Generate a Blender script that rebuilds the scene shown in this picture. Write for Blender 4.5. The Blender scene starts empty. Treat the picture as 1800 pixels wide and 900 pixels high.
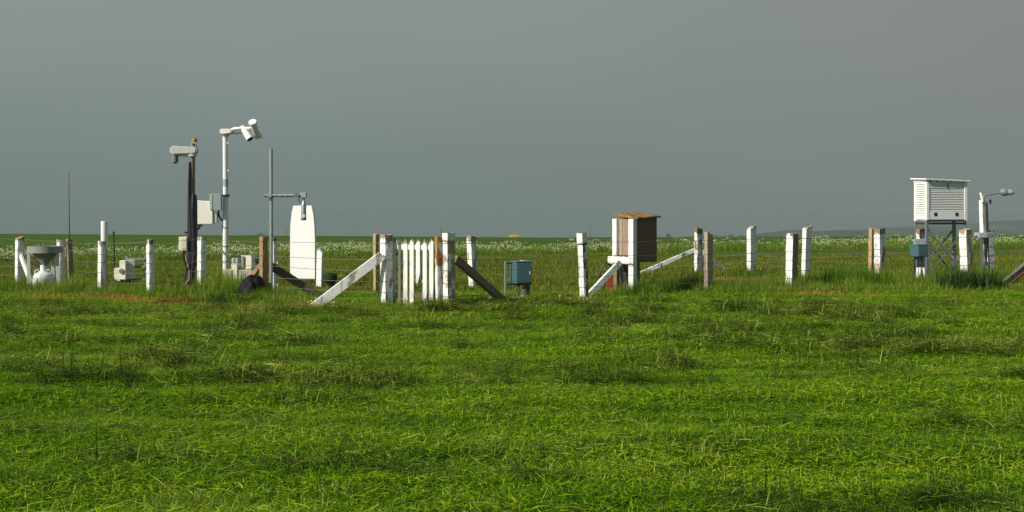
import bpy, bmesh, math, random
import numpy as np
from mathutils import Vector, Matrix, Euler

random.seed(7)
RNG = np.random.default_rng(11)
S = bpy.context.scene
COL = S.collection
R = math.radians

# ------------------------------------------------------------------ layout
# camera at the origin of the plan, eye 1.6 m, looking along +Y, 40 mm lens
EYE, FOC, CX, CY = 1.6, 2000.0, 900.0, 380.0
def depth(py): return EYE * FOC / (py - CY)
class At:
    """world measures at a distance Y in front of the viewer"""
    def __init__(s, Y): s.Y = Y
    def X(s, px): return (px - CX) * s.Y / FOC
    def Z(s, py): return EYE - (py - CY) * s.Y / FOC
    def m(s, px): return px * s.Y / FOC
    def P(s, px, py, dy=0.0): return Vector((s.X(px), s.Y + dy, s.Z(py)))

FENCE_A = R(38)
SUN_AZ = Vector((-0.825, -0.565, 0)).normalized()
SUN_EL = R(34)

# ------------------------------------------------------------------ noise (numpy)
def _hash(ix, iy, seed):
    n = (ix.astype(np.int64) * 374761393 + iy.astype(np.int64) * 668265263 + seed * 1442695041) & 0x7fffffff
    n = (n ^ (n >> 13)) * 1274126177 & 0x7fffffff
    return ((n ^ (n >> 16)) & 0xffff) / 65535.0
def vnoise(x, y, seed=0):
    x = np.asarray(x, float); y = np.asarray(y, float)
    ix = np.floor(x); iy = np.floor(y); fx = x - ix; fy = y - iy
    fx = fx * fx * (3 - 2 * fx); fy = fy * fy * (3 - 2 * fy)
    a = _hash(ix, iy, seed); b = _hash(ix + 1, iy, seed); c = _hash(ix, iy + 1, seed); d = _hash(ix + 1, iy + 1, seed)
    return a + (b - a) * fx + (c - a) * fy + (a - b - c + d) * fx * fy
def fbm(x, y, seed=0, o=3):
    t = 0; a = 0.5; f = 1.0; s = 0
    for k in range(o):
        t = t + a * vnoise(np.asarray(x) * f, np.asarray(y) * f, seed + k * 17); s += a; a *= .5; f *= 2.03
    return t / s
def sstep(a, b, x):
    t = np.clip((np.asarray(x, float) - a) / (b - a), 0, 1); return t * t * (3 - 2 * t)

MOUNDS = [(6.1, 30.6, 1.0, .5, .20), (3.9, 30.2, .6, .35, .10), (-0.35, 25.2, .35, .2, .10), (8.4, 30.9, .9, .4, .08),
          (-4.3, 20.2, .7, .35, .07)]
CREST = 82.0
def g(x, y):
    x = np.asarray(x, float); y = np.asarray(y, float)
    near = 1 - sstep(15, 21, y)
    z = (fbm(x / 2.2, y / .62, 5, 3) - .5) * (.03 + .15 * near) + (fbm(x / 5, y / 4, 9, 2) - .5) * .06
    z = z * (1 - sstep(60, 90, y))
    for (mx, my, rx, ry, h) in MOUNDS:
        z = z + h * np.exp(-((x - mx) / rx) ** 2 - ((y - my) / ry) ** 2)
    far = np.clip(y - CREST, 0, None)
    z = z - .0215 * far ** 2 / (far + 8) - .0070 * np.clip(x, -45, 3) * sstep(50, 85, y) + .004 * np.clip(x, 3, 45) * sstep(50, 85, y) - np.clip(far - 1500, 0, None) * .002
    return z
def gz(x, y): return float(g(np.array([x]), np.array([y]))[0])

# patches of sprayed-off, rusty dead grass (x, y, rx, ry)
def pxp(px, py): Y = depth(py); return ((px - CX) * Y / FOC, Y)
DEAD = []
for (px, py, rx, ry) in [(60, 521, .9, .25), (180, 522, .8, .3), (275, 530, 1.0, .5), (320, 534, .6, .4), (205, 524, .5, .4), (440, 545, .5, .3), (110, 524, .8, .25), (330, 525, .6, .35),
                         (612, 507, .35, .3), (640, 507, .4, .3), (540, 541, .6, .3), (815, 533, .6, .4), (760, 547, .5, .2),
                         (1170, 484, 1.0, .6), (1295, 492, 1.3, .6), (1380, 518, .7, .25), (1440, 518, 1.1, .4), (1490, 520, .6, .3), (1560, 521, .8, .2),
                         (1230, 505, .7, .4), (1640, 655, .3, .12), (1760, 628, .35, .1), (1580, 810, .12, .06), (960, 490, .8, .3),
                         (1040, 520, .8, .35), (470, 508, .5, .4), (525, 500, .5, .3), (1700, 520, .7, .2)]:
    X_, Y_ = pxp(px, py); DEAD.append((X_, Y_, rx, ry))
def dead_mask(x, y):
    t = np.zeros_like(np.asarray(x, float))
    for (mx, my, rx, ry) in DEAD:
        t = np.maximum(t, np.exp(-((x - mx) / rx) ** 2 - ((y - my) / ry) ** 2))
    return sstep(.28, .8, t * (.55 + .9 * fbm(np.asarray(x) * 4, np.asarray(y) * 4, 77, 3)))

# ------------------------------------------------------------------ object helpers
def tag(o, label=None, cat=None, group=None, kind=None):
    if label: o['label'] = label
    if cat: o['category'] = cat
    if group: o['group'] = group
    if kind: o['kind'] = kind
    return o
def thing(name, label, cat, loc=(0, 0, 0), rz=0, group=None):
    o = bpy.data.objects.new(name, None); COL.objects.link(o)
    o.empty_display_size = .1
    o.location = loc; o.rotation_euler = (0, 0, rz)
    return tag(o, label, cat, group)

class MB:
    """collects solid pieces of ONE part"""
    def __init__(s): s.v = []; s.f = []
    def add(s, vs, fs):
        n = len(s.v); s.v += [Vector(v) for v in vs]; s.f += [tuple(i + n for i in f) for f in fs]; return s
    def box(s, c, size, rot=None):
        hx, hy, hz = size[0] / 2, size[1] / 2, size[2] / 2
        M = rot if rot is not None else Matrix.Identity(3)
        vs = [Vector(c) + M @ Vector((x, y, z)) for x in (-hx, hx) for y in (-hy, hy) for z in (-hz, hz)]
        return s.add(vs, [(0, 1, 3, 2), (4, 6, 7, 5), (0, 4, 5, 1), (2, 3, 7, 6), (0, 2, 6, 4), (1, 5, 7, 3)])
    def beam(s, p0, p1, w, h, up=(0, 0, 1)):
        p0 = Vector(p0); p1 = Vector(p1); d = (p1 - p0); L = d.length; d.normalize()
        side = d.cross(Vector(up)).normalized(); upv = side.cross(d)
        M = Matrix((d, side, upv)).transposed()
        return s.box((p0 + p1) / 2, (L, w, h), M)
    def tube(s, pts, r, n=10, cap=True):
        pts = [Vector(p) for p in pts]
        rs = r if isinstance(r, (list, tuple)) else [r] * len(pts)
        rings = []; base = []
        T = (pts[1] - pts[0]).normalized()
        ref = Vector((0, 0, 1)) if abs(T.z) < .9 else Vector((1, 0, 0))
        a = T.cross(ref).normalized()
        for i, p in enumerate(pts):
            t = (pts[min(i + 1, len(pts) - 1)] - pts[max(i - 1, 0)]).normalized()
            a = (a - t * a.dot(t)).normalized(); b = t.cross(a)
            rings.append(len(base))
            for k in range(n):
                an = 2 * math.pi * k / n
                base.append(p + (a * math.cos(an) + b * math.sin(an)) * rs[i])
        fs = []
        for i in range(len(pts) - 1):
            for k in range(n):
                k2 = (k + 1) % n
                fs.append((rings[i] + k, rings[i] + k2, rings[i + 1] + k2, rings[i + 1] + k))
        if cap:
            fs.append(tuple(rings[0] + k for k in reversed(range(n)))); fs.append(tuple(rings[-1] + k for k in range(n)))
        return s.add(base, fs)
    def lathe(s, prof, c=(0, 0, 0), n=20, rot=None):
        """prof: (radius, height) bottom to top, about local z"""
        M = rot if rot is not None else Matrix.Identity(3)
        vs = []; fs = []
        for (r, z) in prof:
            for k in range(n):
                an = 2 * math.pi * k / n
                vs.append(Vector(c) + M @ Vector((r * math.cos(an), r * math.sin(an), z)))
        for i in range(len(prof) - 1):
            for k in range(n):
                k2 = (k + 1) % n
                fs.append((i * n + k, i * n + k2, (i + 1) * n + k2, (i + 1) * n + k))
        fs.append(tuple(reversed(range(n)))); fs.append(tuple((len(prof) - 1) * n + k for k in range(n)))
        return s.add(vs, fs)
    def prism(s, outline, t, M=None, o=(0, 0, 0)):
        """outline in local x,z; thickness along local y, centred"""
        M = M if M is not None else Matrix.Identity(3)
        n = len(outline); vs = []
        for y in (-t / 2, t / 2):
            for (x, z) in outline: vs.append(Vector(o) + M @ Vector((x, y, z)))
        fs = [tuple(range(n)), tuple(reversed(range(n, 2 * n)))]
        for i in range(n):
            j = (i + 1) % n; fs.append((j, i, n + i, n + j))
        return s.add(vs, fs)
    def build(s, name, mat, parent=None, bevel=0.0, smooth=False, origin=None, seg=1):
        me = bpy.data.meshes.new(name)
        off = Vector(origin) if origin is not None else Vector((0, 0, 0))
        if parent is not None:      # the pieces are given in world coordinates
            off = parent.location.copy()
            if parent.parent is not None: off += parent.parent.location
        me.from_pydata([v - off for v in s.v], [], s.f); me.update()
        bm = bmesh.new(); bm.from_mesh(me); bmesh.ops.recalc_face_normals(bm, faces=bm.faces)
        if bevel > 0:
            ed = [e for e in bm.edges if len(e.link_faces) == 2 and e.calc_face_angle(0) > .9]
            if ed: bmesh.ops.bevel(bm, geom=ed, offset=bevel, segments=seg, affect='EDGES', clamp_overlap=True)
        bm.to_mesh(me); bm.free()
        if smooth:
            for p in me.polygons: p.use_smooth = True
            try: me.set_sharp_from_angle(angle=R(40))
            except Exception: pass
        me.materials.append(mat)
        o = bpy.data.objects.new(name, me); COL.objects.link(o)
        if parent is not None: o.parent = parent
        else: o.location = off
        return o
def rotz(a): return Matrix.Rotation(a, 3, 'Z')

# ------------------------------------------------------------------ materials
def nodes_of(name):
    m = bpy.data.materials.new(name); m.use_nodes = True
    nt = m.node_tree; nt.nodes.clear()
    out = nt.nodes.new('ShaderNodeOutputMaterial'); return m, nt, out
class NT:
    def __init__(s, nt): s.nt = nt
    def n(s, typ, ins=None, **kw):
        x = s.nt.nodes.new(typ)
        for k, v in kw.items(): setattr(x, k, v)
        for k, v in (ins or {}).items():
            if isinstance(v, bpy.types.NodeSocket): s.nt.links.new(v, x.inputs[k])
            else: x.inputs[k].default_value = v
        return x
    def link(s, a, b): s.nt.links.new(a, b)
    def noise(s, vec, scale, detail=4, rough=.55, dist=0):
        return s.n('ShaderNodeTexNoise', {'Vector': vec, 'Scale': scale, 'Detail': detail, 'Roughness': rough, 'Distortion': dist}).outputs['Fac']
    def mapping(s, vec, loc=(0, 0, 0), scale=(1, 1, 1)):
        return s.n('ShaderNodeMapping', {'Vector': vec, 'Location': loc, 'Scale': scale}).outputs['Vector']
    def math(s, op, a, b=0.0, clamp=False):
        return s.n('ShaderNodeMath', {0: a, 1: b}, operation=op, use_clamp=clamp).outputs[0]
    def step(s, x, lo, hi, a=0.0, b=1.0):
        return s.n('ShaderNodeMapRange', {'Value': x, 'From Min': lo, 'From Max': hi, 'To Min': a, 'To Max': b}, interpolation_type='SMOOTHSTEP').outputs[0]
    def mix(s, f, a, b):
        x = s.nt.nodes.new('ShaderNodeMix'); x.data_type = 'RGBA'
        for sock, v in ((x.inputs[0], f), (x.inputs[6], a), (x.inputs[7], b)):
            if isinstance(v, bpy.types.NodeSocket): s.nt.links.new(v, sock)
            elif isinstance(v, (int, float)): sock.default_value = v
            else: sock.default_value = (*v[:3], 1)
        return x.outputs[2]
    def mul(s, f, a, b):
        o = s.mix(f, a, b); o.node.blend_type = 'MULTIPLY'; return o
    def ramp(s, f, stops):
        x = s.n('ShaderNodeValToRGB', {'Fac': f}); cr = x.color_ramp
        while len(cr.elements) > 1: cr.elements.remove(cr.elements[-1])
        cr.elements[0].position = stops[0][0]; cr.elements[0].color = (*stops[0][1], 1)
        for p, c in stops[1:]:
            e = cr.elements.new(p); e.color = (*c, 1)
        return x.outputs['Color']
    def bsdf(s, out, color, rough=.6, metal=0, bump=None, bs=.3, bd=.01, spec=.4):
        b = s.n('ShaderNodeBsdfPrincipled', {'Roughness': rough, 'Metallic': metal, 'Specular IOR Level': spec})
        if isinstance(color, bpy.types.NodeSocket): s.link(color, b.inputs['Base Color'])
        else: b.inputs['Base Color'].default_value = (*color, 1)
        if bump is not None:
            bn = s.n('ShaderNodeBump', {'Height': bump, 'Strength': bs, 'Distance': bd}); s.link(bn.outputs[0], b.inputs['Normal'])
        s.link(b.outputs[0], out.inputs['Surface']); return b

_seed = [0]
def painted_wood(name, peel=.3, wood=(.22, .17, .12), side=0.0, lichen=0.0, ends=.25, base=(.80, .80, .765), stain=.25, left=0.0, band=None):
    """old white paint flaking off grey-brown wood; side: bare share of the face turned right, left: of the face turned left"""
    _seed[0] += 1; sd = _seed[0] * 3.17
    m, nt, out = nodes_of(name); N = NT(nt)
    tc = N.n('ShaderNodeTexCoord'); ob = tc.outputs['Object']; gen = N.n('ShaderNodeSeparateXYZ', {'Vector': tc.outputs['Generated']})
    nrm = N.n('ShaderNodeSeparateXYZ', {'Vector': tc.outputs['Normal']})
    v = N.mapping(ob, (sd, sd * .7, sd * 1.3), (1, 1, .32))
    v2 = N.mapping(ob, (sd, 0, sd), (1, 1, .08))
    big = N.noise(v, 9, 3); fine = N.noise(v, 42, 6, .7); grain = N.noise(v2, 130, 4, .7)
    zz = gen.outputs['Z']
    e0 = N.step(zz, .22, 0, 0, ends); e1 = N.step(zz, .86, 1, 0, ends * .8)
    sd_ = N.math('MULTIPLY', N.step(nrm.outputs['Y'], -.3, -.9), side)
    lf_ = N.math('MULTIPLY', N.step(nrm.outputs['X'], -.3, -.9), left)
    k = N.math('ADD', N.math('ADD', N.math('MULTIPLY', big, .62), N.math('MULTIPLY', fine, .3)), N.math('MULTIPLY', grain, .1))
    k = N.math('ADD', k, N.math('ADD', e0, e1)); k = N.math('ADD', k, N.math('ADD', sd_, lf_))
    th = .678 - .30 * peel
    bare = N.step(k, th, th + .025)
    woodc = N.mix(N.step(grain, .35, .65), tuple(c * .55 for c in wood), tuple(c * 1.35 for c in wood))
    dirt = N.step(N.noise(v, 4, 5, .65), .45, .8, 0, stain)
    paint = N.mix(dirt, base, (.50, .46, .36))
    paint = N.mix(N.step(N.noise(v2, 60, 3), .58, .68, 0, .6), paint, (.33, .31, .26))
    paint = N.mix(N.math('MULTIPLY', N.step(zz, .34, .14), N.step(N.math('ADD', fine, N.math('MULTIPLY', big, .5)), .62, .85, 0, .75)), paint, (.20, .20, .10))
    col = N.mix(bare, paint, woodc)
    if band:      # a bare or rusty patch between two heights (share of the post), its colour
        bz = N.math('MULTIPLY', N.step(zz, band[0], band[0] + .06), N.step(zz, band[1], band[1] - .06))
        bz = N.math('MULTIPLY', bz, N.step(N.math('ADD', fine, N.math('MULTIPLY', big, .8)), .80, .95))
        col = N.mix(bz, col, band[2])
    if lichen:
        lz = N.step(zz, 1 - lichen, 1.0)
        lk = N.math('MULTIPLY', lz, N.step(fine, .42, .55))
        col = N.mix(lk, col, (.42, .16, .03))
    bump = N.math('SUBTRACT', N.math('MULTIPLY', grain, .3), N.math('MULTIPLY', bare, .8))
    N.bsdf(out, col, .72, 0, bump, .5, .004, .25)
    return m
def bare_wood(name, c, var=.5, grey=(.30, .28, .25), gr=.35, lichen=None):
    _seed[0] += 1; sd = _seed[0] * 2.31
    m, nt, out = nodes_of(name); N = NT(nt)
    tc = N.n('ShaderNodeTexCoord'); ob = tc.outputs['Object']
    v = N.mapping(ob, (sd, sd, sd), (1, 1, .12)); v1 = N.mapping(ob, (sd, 0, 0), (1, 1, 1))
    grain = N.noise(v, 70, 6, .7); big = N.noise(v1, 5, 4)
    col = N.mix(N.step(grain, .32, .68), tuple(x * (1 - var) for x in c), tuple(min(1, x * (1 + .4 * var)) for x in c))
    col = N.mix(N.step(big, .42, .72, 0, gr), col, grey)
    if lichen: col = N.mix(N.step(N.noise(v1, 9, 5, .7), .42, .60), col, lichen)
    N.bsdf(out, col, .85, 0, grain, .5, .004, .2); return m
def coated(name, c, rough=.45, dirt=.2, metal=0, dirtc=(.25, .23, .18), scale=6, streak=True, spec=.4):
    _seed[0] += 1; sd = _seed[0] * 1.93
    m, nt, out = nodes_of(name); N = NT(nt)
    tc = N.n('ShaderNodeTexCoord')
    v = N.mapping(tc.outputs['Object'], (sd, sd, sd), (1, 1, .25 if streak else 1))
    a = N.noise(v, scale, 6, .65); b = N.noise(v, scale * 9, 3)
    col = N.mix(N.step(a, .45, .85, 0, dirt), c, dirtc)
    col = N.mix(N.step(b, .64, .72, 0, dirt * .8), col, tuple(x * .6 for x in dirtc))
    N.bsdf(out, col, N.step(a, .3, .8, rough * .85, min(1, rough * 1.3)), metal, a, .08, .01, spec); return m

M = {}
M['white'] = coated('white_enamel', (.80, .80, .77), .45, .12)
M['whiteboard'] = coated('white_panel_paint', (.82, .82, .79), .5, .08, scale=3)
M['cream'] = coated('cream_plastic', (.66, .63, .48), .5, .25, dirtc=(.30, .27, .16))
M['creamstain'] = coated('stained_cream_plastic', (.68, .65, .50), .55, .9, dirtc=(.12, .09, .04), scale=9)
M['creamdark'] = coated('cream_lid', (.50, .49, .36), .5, .25)
M['ltgrey'] = coated('light_grey_metal', (.50, .51, .48), .45, .3)
M['bluegrey'] = coated('blue_grey_plastic', (.33, .38, .40), .5, .2)
M['galv'] = coated('galvanised_steel', (.36, .40, .40), .42, .45, .55, (.16, .17, .16), 14)
M['darksteel'] = coated('dark_steel', (.045, .05, .055), .5, .4, .3, (.10, .09, .07))
M['greysteel'] = coated('grey_painted_steel', (.20, .22, .23), .5, .35, .2, (.12, .10, .08))
M['black'] = coated('black_rubber', (.012, .012, .013), .45, .3, 0, (.05, .045, .04), spec=.5)
M['blackbag'] = coated('black_plastic_sheet', (.008, .008, .009), .6, .3, 0, (.03, .028, .025), 12, spec=.12)
M['brownpole'] = coated('brown_stained_steel', (.21, .165, .11), .55, .6, .2, (.06, .045, .03), 10)
M['teal'] = coated('teal_paint', (.058, .125, .135), .4, .25, 0, (.06, .10, .10))
M['teal2'] = coated('pale_teal_paint', (.10, .19, .19), .4, .2, 0, (.08, .12, .12))
M['greenpot'] = coated('dark_green_plastic', (.012, .05, .018), .4, .3, 0, (.05, .06, .04))
M['funnel'] = coated('weathered_grey_plastic', (.17, .18, .145), .6, .4, 0, (.12, .12, .09))
M['bottle'] = coated('white_plastic', (.72, .74, .73), .4, .15)
M['red'] = coated('faded_red_plastic', (.26, .04, .015), .5, .3, 0, (.25, .1, .05))
M['orange'] = coated('orange_plastic', (.36, .17, .025), .4, .3, 0, (.3, .2, .1))
M['yellow'] = coated('yellow_paint', (.80, .50, .01), .5, .1)
M['glass'] = coated('milky_lamp_glass', (.33, .34, .30), .12, .2, spec=.7)
M['wire'] = coated('rusty_wire', (.20, .19, .175), .55, .5, .3, (.10, .06, .03), 30)
M['pole_far'] = coated('weathered_pole', (.10, .09, .08), .8, .2)
M['siding'] = coated('pale_render', (.35, .38, .38), .8, .2)
M['brown_brace'] = bare_wood('dark_brown_timber', (.14, .108, .070), .5, (.16, .14, .11), .5)
M['brown_brace2'] = bare_wood('brown_timber', (.25, .19, .125), .5, (.26, .22, .17), .5)
M['hardboard'] = bare_wood('rough_pinkish_board', (.33, .235, .175), .45, (.40, .30, .22), .4)
M['darkboard'] = bare_wood('dark_brown_board', (.19, .125, .095), .35, (.16, .12, .09), .5)
M['lichenroof'] = bare_wood('lichened_roof_felt', (.10, .10, .08), .4, (.14, .14, .11), .5, lichen=(.42, .19, .025))
M['wood_yellow'] = bare_wood('yellowed_timber', (.46, .33, .15), .4, (.35, .28, .18), .35)
M['wood_orange'] = bare_wood('sawn_orange_timber', (.36, .23, .12), .4, (.22, .17, .11), .35)
M['wood_beige'] = bare_wood('beige_timber', (.40, .33, .24), .35, (.36, .33, .28), .5)
M['wood_pale'] = bare_wood('pale_brown_timber', (.30, .22, .15), .4, (.30, .26, .2), .5)
M['grey_wood'] = bare_wood('grey_timber', (.17, .16, .14), .4, (.22, .21, .19), .5)
M['rustedge'] = bare_wood('rust_red_timber', (.33, .12, .05), .5, (.2, .12, .08), .3)

# ------------------------------------------------------------------ camera, sun, sky
cam = bpy.data.cameras.new('camera'); co = bpy.data.objects.new('camera', cam); COL.objects.link(co)
co.location = (0, 0, EYE); co.rotation_euler = (R(90), 0, 0)
cam.sensor_width = 36; cam.lens = 36 * FOC / 1800; cam.shift_y = -(450 - CY) / 1800
cam.clip_end = 12000; cam.clip_start = .05
S.camera = co
sun = bpy.data.lights.new('sun', 'SUN'); so = bpy.data.objects.new('sun', sun); COL.objects.link(so)
sun.energy = 5.0; sun.angle = R(.55); sun.color = (1.0, .95, .845)
sd = Vector((SUN_AZ.x * math.cos(SUN_EL), SUN_AZ.y * math.cos(SUN_EL), math.sin(SUN_EL)))
so.rotation_euler = sd.to_track_quat('Z', 'Y').to_euler(); so.location = sd * 50

W = bpy.data.worlds.new('World'); S.world = W; W.use_nodes = True
nt = W.node_tree; nt.nodes.clear(); N = NT(nt)
wo = nt.nodes.new('ShaderNodeOutputWorld')
sky = N.n('ShaderNodeTexSky', sky_type='NISHITA', sun_disc=False, sun_elevation=SUN_EL, sun_rotation=math.atan2(SUN_AZ.x, SUN_AZ.y))
bg1 = N.n('ShaderNodeBackground', {'Color': sky.outputs[0], 'Strength': .068})
tc = N.n('ShaderNodeTexCoord'); d = tc.outputs['Generated']
sep = N.n('ShaderNodeSeparateXYZ', {'Vector': d})
# a shower cloud fills the sky ahead; it thins out overhead and behind the viewer
vv = N.mapping(d, (2.3, .4, 1.1), (1, 1, 2.2))
cn = N.noise(vv, 2.6, 5, .55, .4)
grad = N.step(sep.outputs['Z'], -.01, .20)
side = N.step(sep.outputs['X'], -.25, .60)
top = N.mix(side, (.262, .308, .294), (.231, .248, .238))
low = N.mix(side, (.182, .228, .222), (.198, .228, .218))
cc = N.mix(grad, low, top)
cc = N.mul(1.0, cc, N.ramp(cn, [(.25, (.965, .965, .965)), (.75, (1.035, 1.035, 1.035))]))
bg2 = N.n('ShaderNodeBackground', {'Color': cc, 'Strength': 1.0})
cover = N.step(N.math('ADD', sep.outputs['Y'], N.math('MULTIPLY', cn, .2)), -.25, .45)
ms = N.n('ShaderNodeMixShader', {0: cover, 1: bg1.outputs[0], 2: bg2.outputs[0]})
N.link(ms.outputs[0], wo.inputs['Surface'])

S.view_settings.view_transform = 'Standard'; S.view_settings.look = 'None'
S.view_settings.exposure = 0; S.view_settings.gamma = 1; S.view_settings.use_curve_mapping = False
S.cycles.max_bounces = 6; S.cycles.transparent_max_bounces = 4; S.cycles.volume_bounces = 0

# ------------------------------------------------------------------ ground
def grid_mesh(name, xs, ys, zfun):
    """xs: 2D, ys: 2D arrays"""
    r, c = xs.shape
    z = zfun(xs, ys)
    co_ = np.stack([xs, ys, z], -1).reshape(-1, 3)
    i = np.arange(r * c).reshape(r, c)
    q = np.stack([i[:-1, :-1], i[:-1, 1:], i[1:, 1:], i[1:, :-1]], -1).reshape(-1, 4)
    me = bpy.data.meshes.new(name)
    me.vertices.add(len(co_)); me.vertices.foreach_set('co', co_.ravel().astype(np.float32))
    me.loops.add(q.size); me.loops.foreach_set('vertex_index', q.ravel().astype(np.int32))
    me.polygons.add(len(q)); me.polygons.foreach_set('loop_start', (np.arange(len(q)) * 4).astype(np.int32))
    me.update(calc_edges=True); me.validate()
    me.polygons.foreach_set('use_smooth', np.ones(len(q), bool))
    return me, co_
def link_mesh(name, me, mat):
    o = bpy.data.objects.new(name, me); COL.objects.link(o); me.materials.append(mat); return o

yr = [-25.0]
while yr[-1] < 4500:
    y = yr[-1]
    yr.append(y + (1.5 if y < 3 else .07 if y < 16 else .12 if y < 36 else max(.4, (y - 30) * .035)))
yr = np.array(yr)
wid = 16 + 1.05 * np.clip(yr, 0, None)
t = np.linspace(-1, 1, 420)
xs = wid[:, None] * t[None, :]; ys = np.repeat(yr[:, None], len(t), 1)
me, cod = grid_mesh('ground', xs, ys, g)
at = me.attributes.new('dead', 'FLOAT', 'POINT'); at.data.foreach_set('value', dead_mask(cod[:, 0], cod[:, 1]).astype(np.float32))

m, nt, out = nodes_of('meadow_turf'); N = NT(nt)
pos = N.n('ShaderNodeNewGeometry').outputs['Position']
v = N.mapping(pos, (0, 0, 0), (.35, 1, 1)); vf = N.mapping(pos, (3, 8, 0), (.12, .9, 1))
vs = N.mapping(pos, (13, 28, 0), (.02, .13, 1))
a = N.noise(v, 1.1, 6, .62); b = N.noise(pos, 22, 5, .7); c_ = N.noise(vf, .5, 5, .6); e = N.noise(vs, 1.0, 4, .6)
col = N.ramp(a, [(.28, (.026, .062, .003)), (.48, (.058, .118, .005)), (.72, (.100, .155, .010))])
col = N.mul(.8, col, N.ramp(b, [(.3, (.45, .5, .45)), (.7, (1.35, 1.3, 1.2))]))
col = N.mul(.8, col, N.ramp(c_, [(.3, (.62, .7, .7)), (.7, (1.25, 1.15, 1.1))]))
col = N.mul(.7, col, N.ramp(e, [(.35, (.65, .78, .7)), (.65, (1.25, 1.12, 1.0))]))
dd = N.n('ShaderNodeAttribute', attribute_name='dead').outputs['Fac']
dc = N.ramp(b, [(.3, (.13, .055, .015)), (.7, (.34, .17, .055))])
col = N.mix(N.math('MULTIPLY', dd, .85), col, dc)
N.bsdf(out, col, .9, 0, b, .6, .03, .1)
link_mesh('ground', me, m)['kind'] = 'structure'

# dirt track running away to the right behind the enclosure
TD = Vector((.945, .328, 0)); TN = Vector((-.328, .945, 0)); TO = Vector((-2.0, 42.0, 0))
tt = np.linspace(-34, 62, 300); ww = np.linspace(-1, 1, 9)
hw = 1.15 + .4 * (fbm(tt / 6, tt * 0, 3) - .5) + .0
cw = (fbm(tt / 9, tt * 0 + 4, 5) - .5) * .8
U, V = np.meshgrid(tt, ww, indexing='ij')
V2 = V * (hw[:, None] + .5 * (fbm(U * 1.3, V * 2 + 9, 8) - .5)) + cw[:, None]
X = TO.x + TD.x * U + TN.x * V2; Y = TO.y + TD.y * U + TN.y * V2
me, _ = grid_mesh('dirt_track', X, Y, lambda x, y: g(x, y) + .035)
m, nt, out = nodes_of('trodden_earth'); N = NT(nt)
pos = N.n('ShaderNodeNewGeometry').outputs['Position']
a = N.noise(N.mapping(pos, (0, 0, 0), (.25, 1, 1)), 1.6, 6, .65)
b = N.noise(pos, 9, 4, .6)
col = N.ramp(a, [(.36, (.052, .082, .018)), (.50, (.115, .085, .050)), (.7, (.19, .13, .088))])
col = N.mul(.6, col, N.ramp(b, [(.3, (.6, .6, .6)), (.7, (1.2, 1.2, 1.2))]))
N.bsdf(out, col, .95, 0, b, .4, .03, .1)
link_mesh('dirt_track', me, m)['kind'] = 'structure'

# hills far to the right (real ridges, 1.5 km and more away)
def ridge(Y0, prof, dep):
    A = At(Y0)
    px = np.array([p[0] for p in prof], float); py = np.array([p[1] for p in prof], float)
    xx = np.linspace(px[0], px[-1], 260); yy = np.interp(xx, px, py)
    topz = EYE - (yy - CY) * Y0 / FOC
    Xw = (xx - CX) * Y0 / FOC
    topz = topz + (fbm(Xw / 40, Xw * 0, 21, 4) - .5) * Y0 * .0022
    k = np.linspace(-1, 1, 24)
    XX = np.repeat(Xw[:, None], 24, 1); YY = Y0 + dep * np.repeat(k[None, :], len(Xw), 0)
    shp = np.cos(k * math.pi / 2) ** 1.2
    zb = -.0215 * Y0 - 10
    ZZ = zb + (topz[:, None] - zb) * shp[None, :] + (fbm(XX / 60, YY / 60, 31, 3) - .5) * 2.5 * shp[None, :]
    return XX, YY, ZZ
m, nt, out = nodes_of('hill_pasture'); N = NT(nt)
pos = N.n('ShaderNodeNewGeometry').outputs['Position']
a = N.noise(N.mapping(pos, (0, 0, 0), (1, .35, 3)), .012, 4, .5); b = N.noise(pos, .05, 4, .6)
col = N.ramp(a, [(.35, (.018, .030, .014)), (.5, (.04, .065, .025)), (.65, (.075, .095, .04))])
col = N.mul(.7, col, N.ramp(b, [(.3, (.6, .6, .6)), (.7, (1.25, 1.25, 1.25))]))
N.bsdf(out, col, .95, spec=.1)
parts = [ridge(1500, [(1270, 424), (1330, 413), (1400, 405), (1480, 405), (1560, 404), (1640, 405), (1720, 404), (1800, 406), (2000, 409), (2200, 424)], 260),
         ridge(2100, [(1380, 422), (1470, 406), (1540, 401), (1600, 399), (1680, 397), (1735, 391), (1790, 389), (1850, 391), (2000, 398), (2300, 424)], 300)]
V_, F_ = [], []
for (XX, YY, ZZ) in parts:
    r, c = XX.shape; n0 = len(V_); V_ += list(map(tuple, np.stack([XX, YY, ZZ], -1).reshape(-1, 3)))
    for i in range(r - 1):
        for j in range(c - 1): F_.append((n0 + i * c + j, n0 + i * c + j + 1, n0 + (i + 1) * c + j + 1, n0 + (i + 1) * c + j))
me = bpy.data.meshes.new('hills'); me.from_pydata(V_, [], F_); me.update()
for p in me.polygons: p.use_smooth = True
link_mesh('hills', me, m)['kind'] = 'structure'

# the hazy air
hz = MB().box((300, 1100, -42), (5200, 3000, 93)).build('haze', bpy.data.materials.new('hazy_air'))
m = hz.data.materials[0]; m.use_nodes = True; m.node_tree.nodes.clear(); N = NT(m.node_tree)
out = N.n('ShaderNodeOutputMaterial')
pv = N.n('ShaderNodeVolumePrincipled', {'Color': (.33, .42, .405, 1), 'Density': .00052, 'Anisotropy': 0.0})
N.link(pv.outputs[0], out.inputs['Volume'])
tag(hz, 'damp grey haze lying over the far fields and hills', 'haze', kind='stuff')

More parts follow.
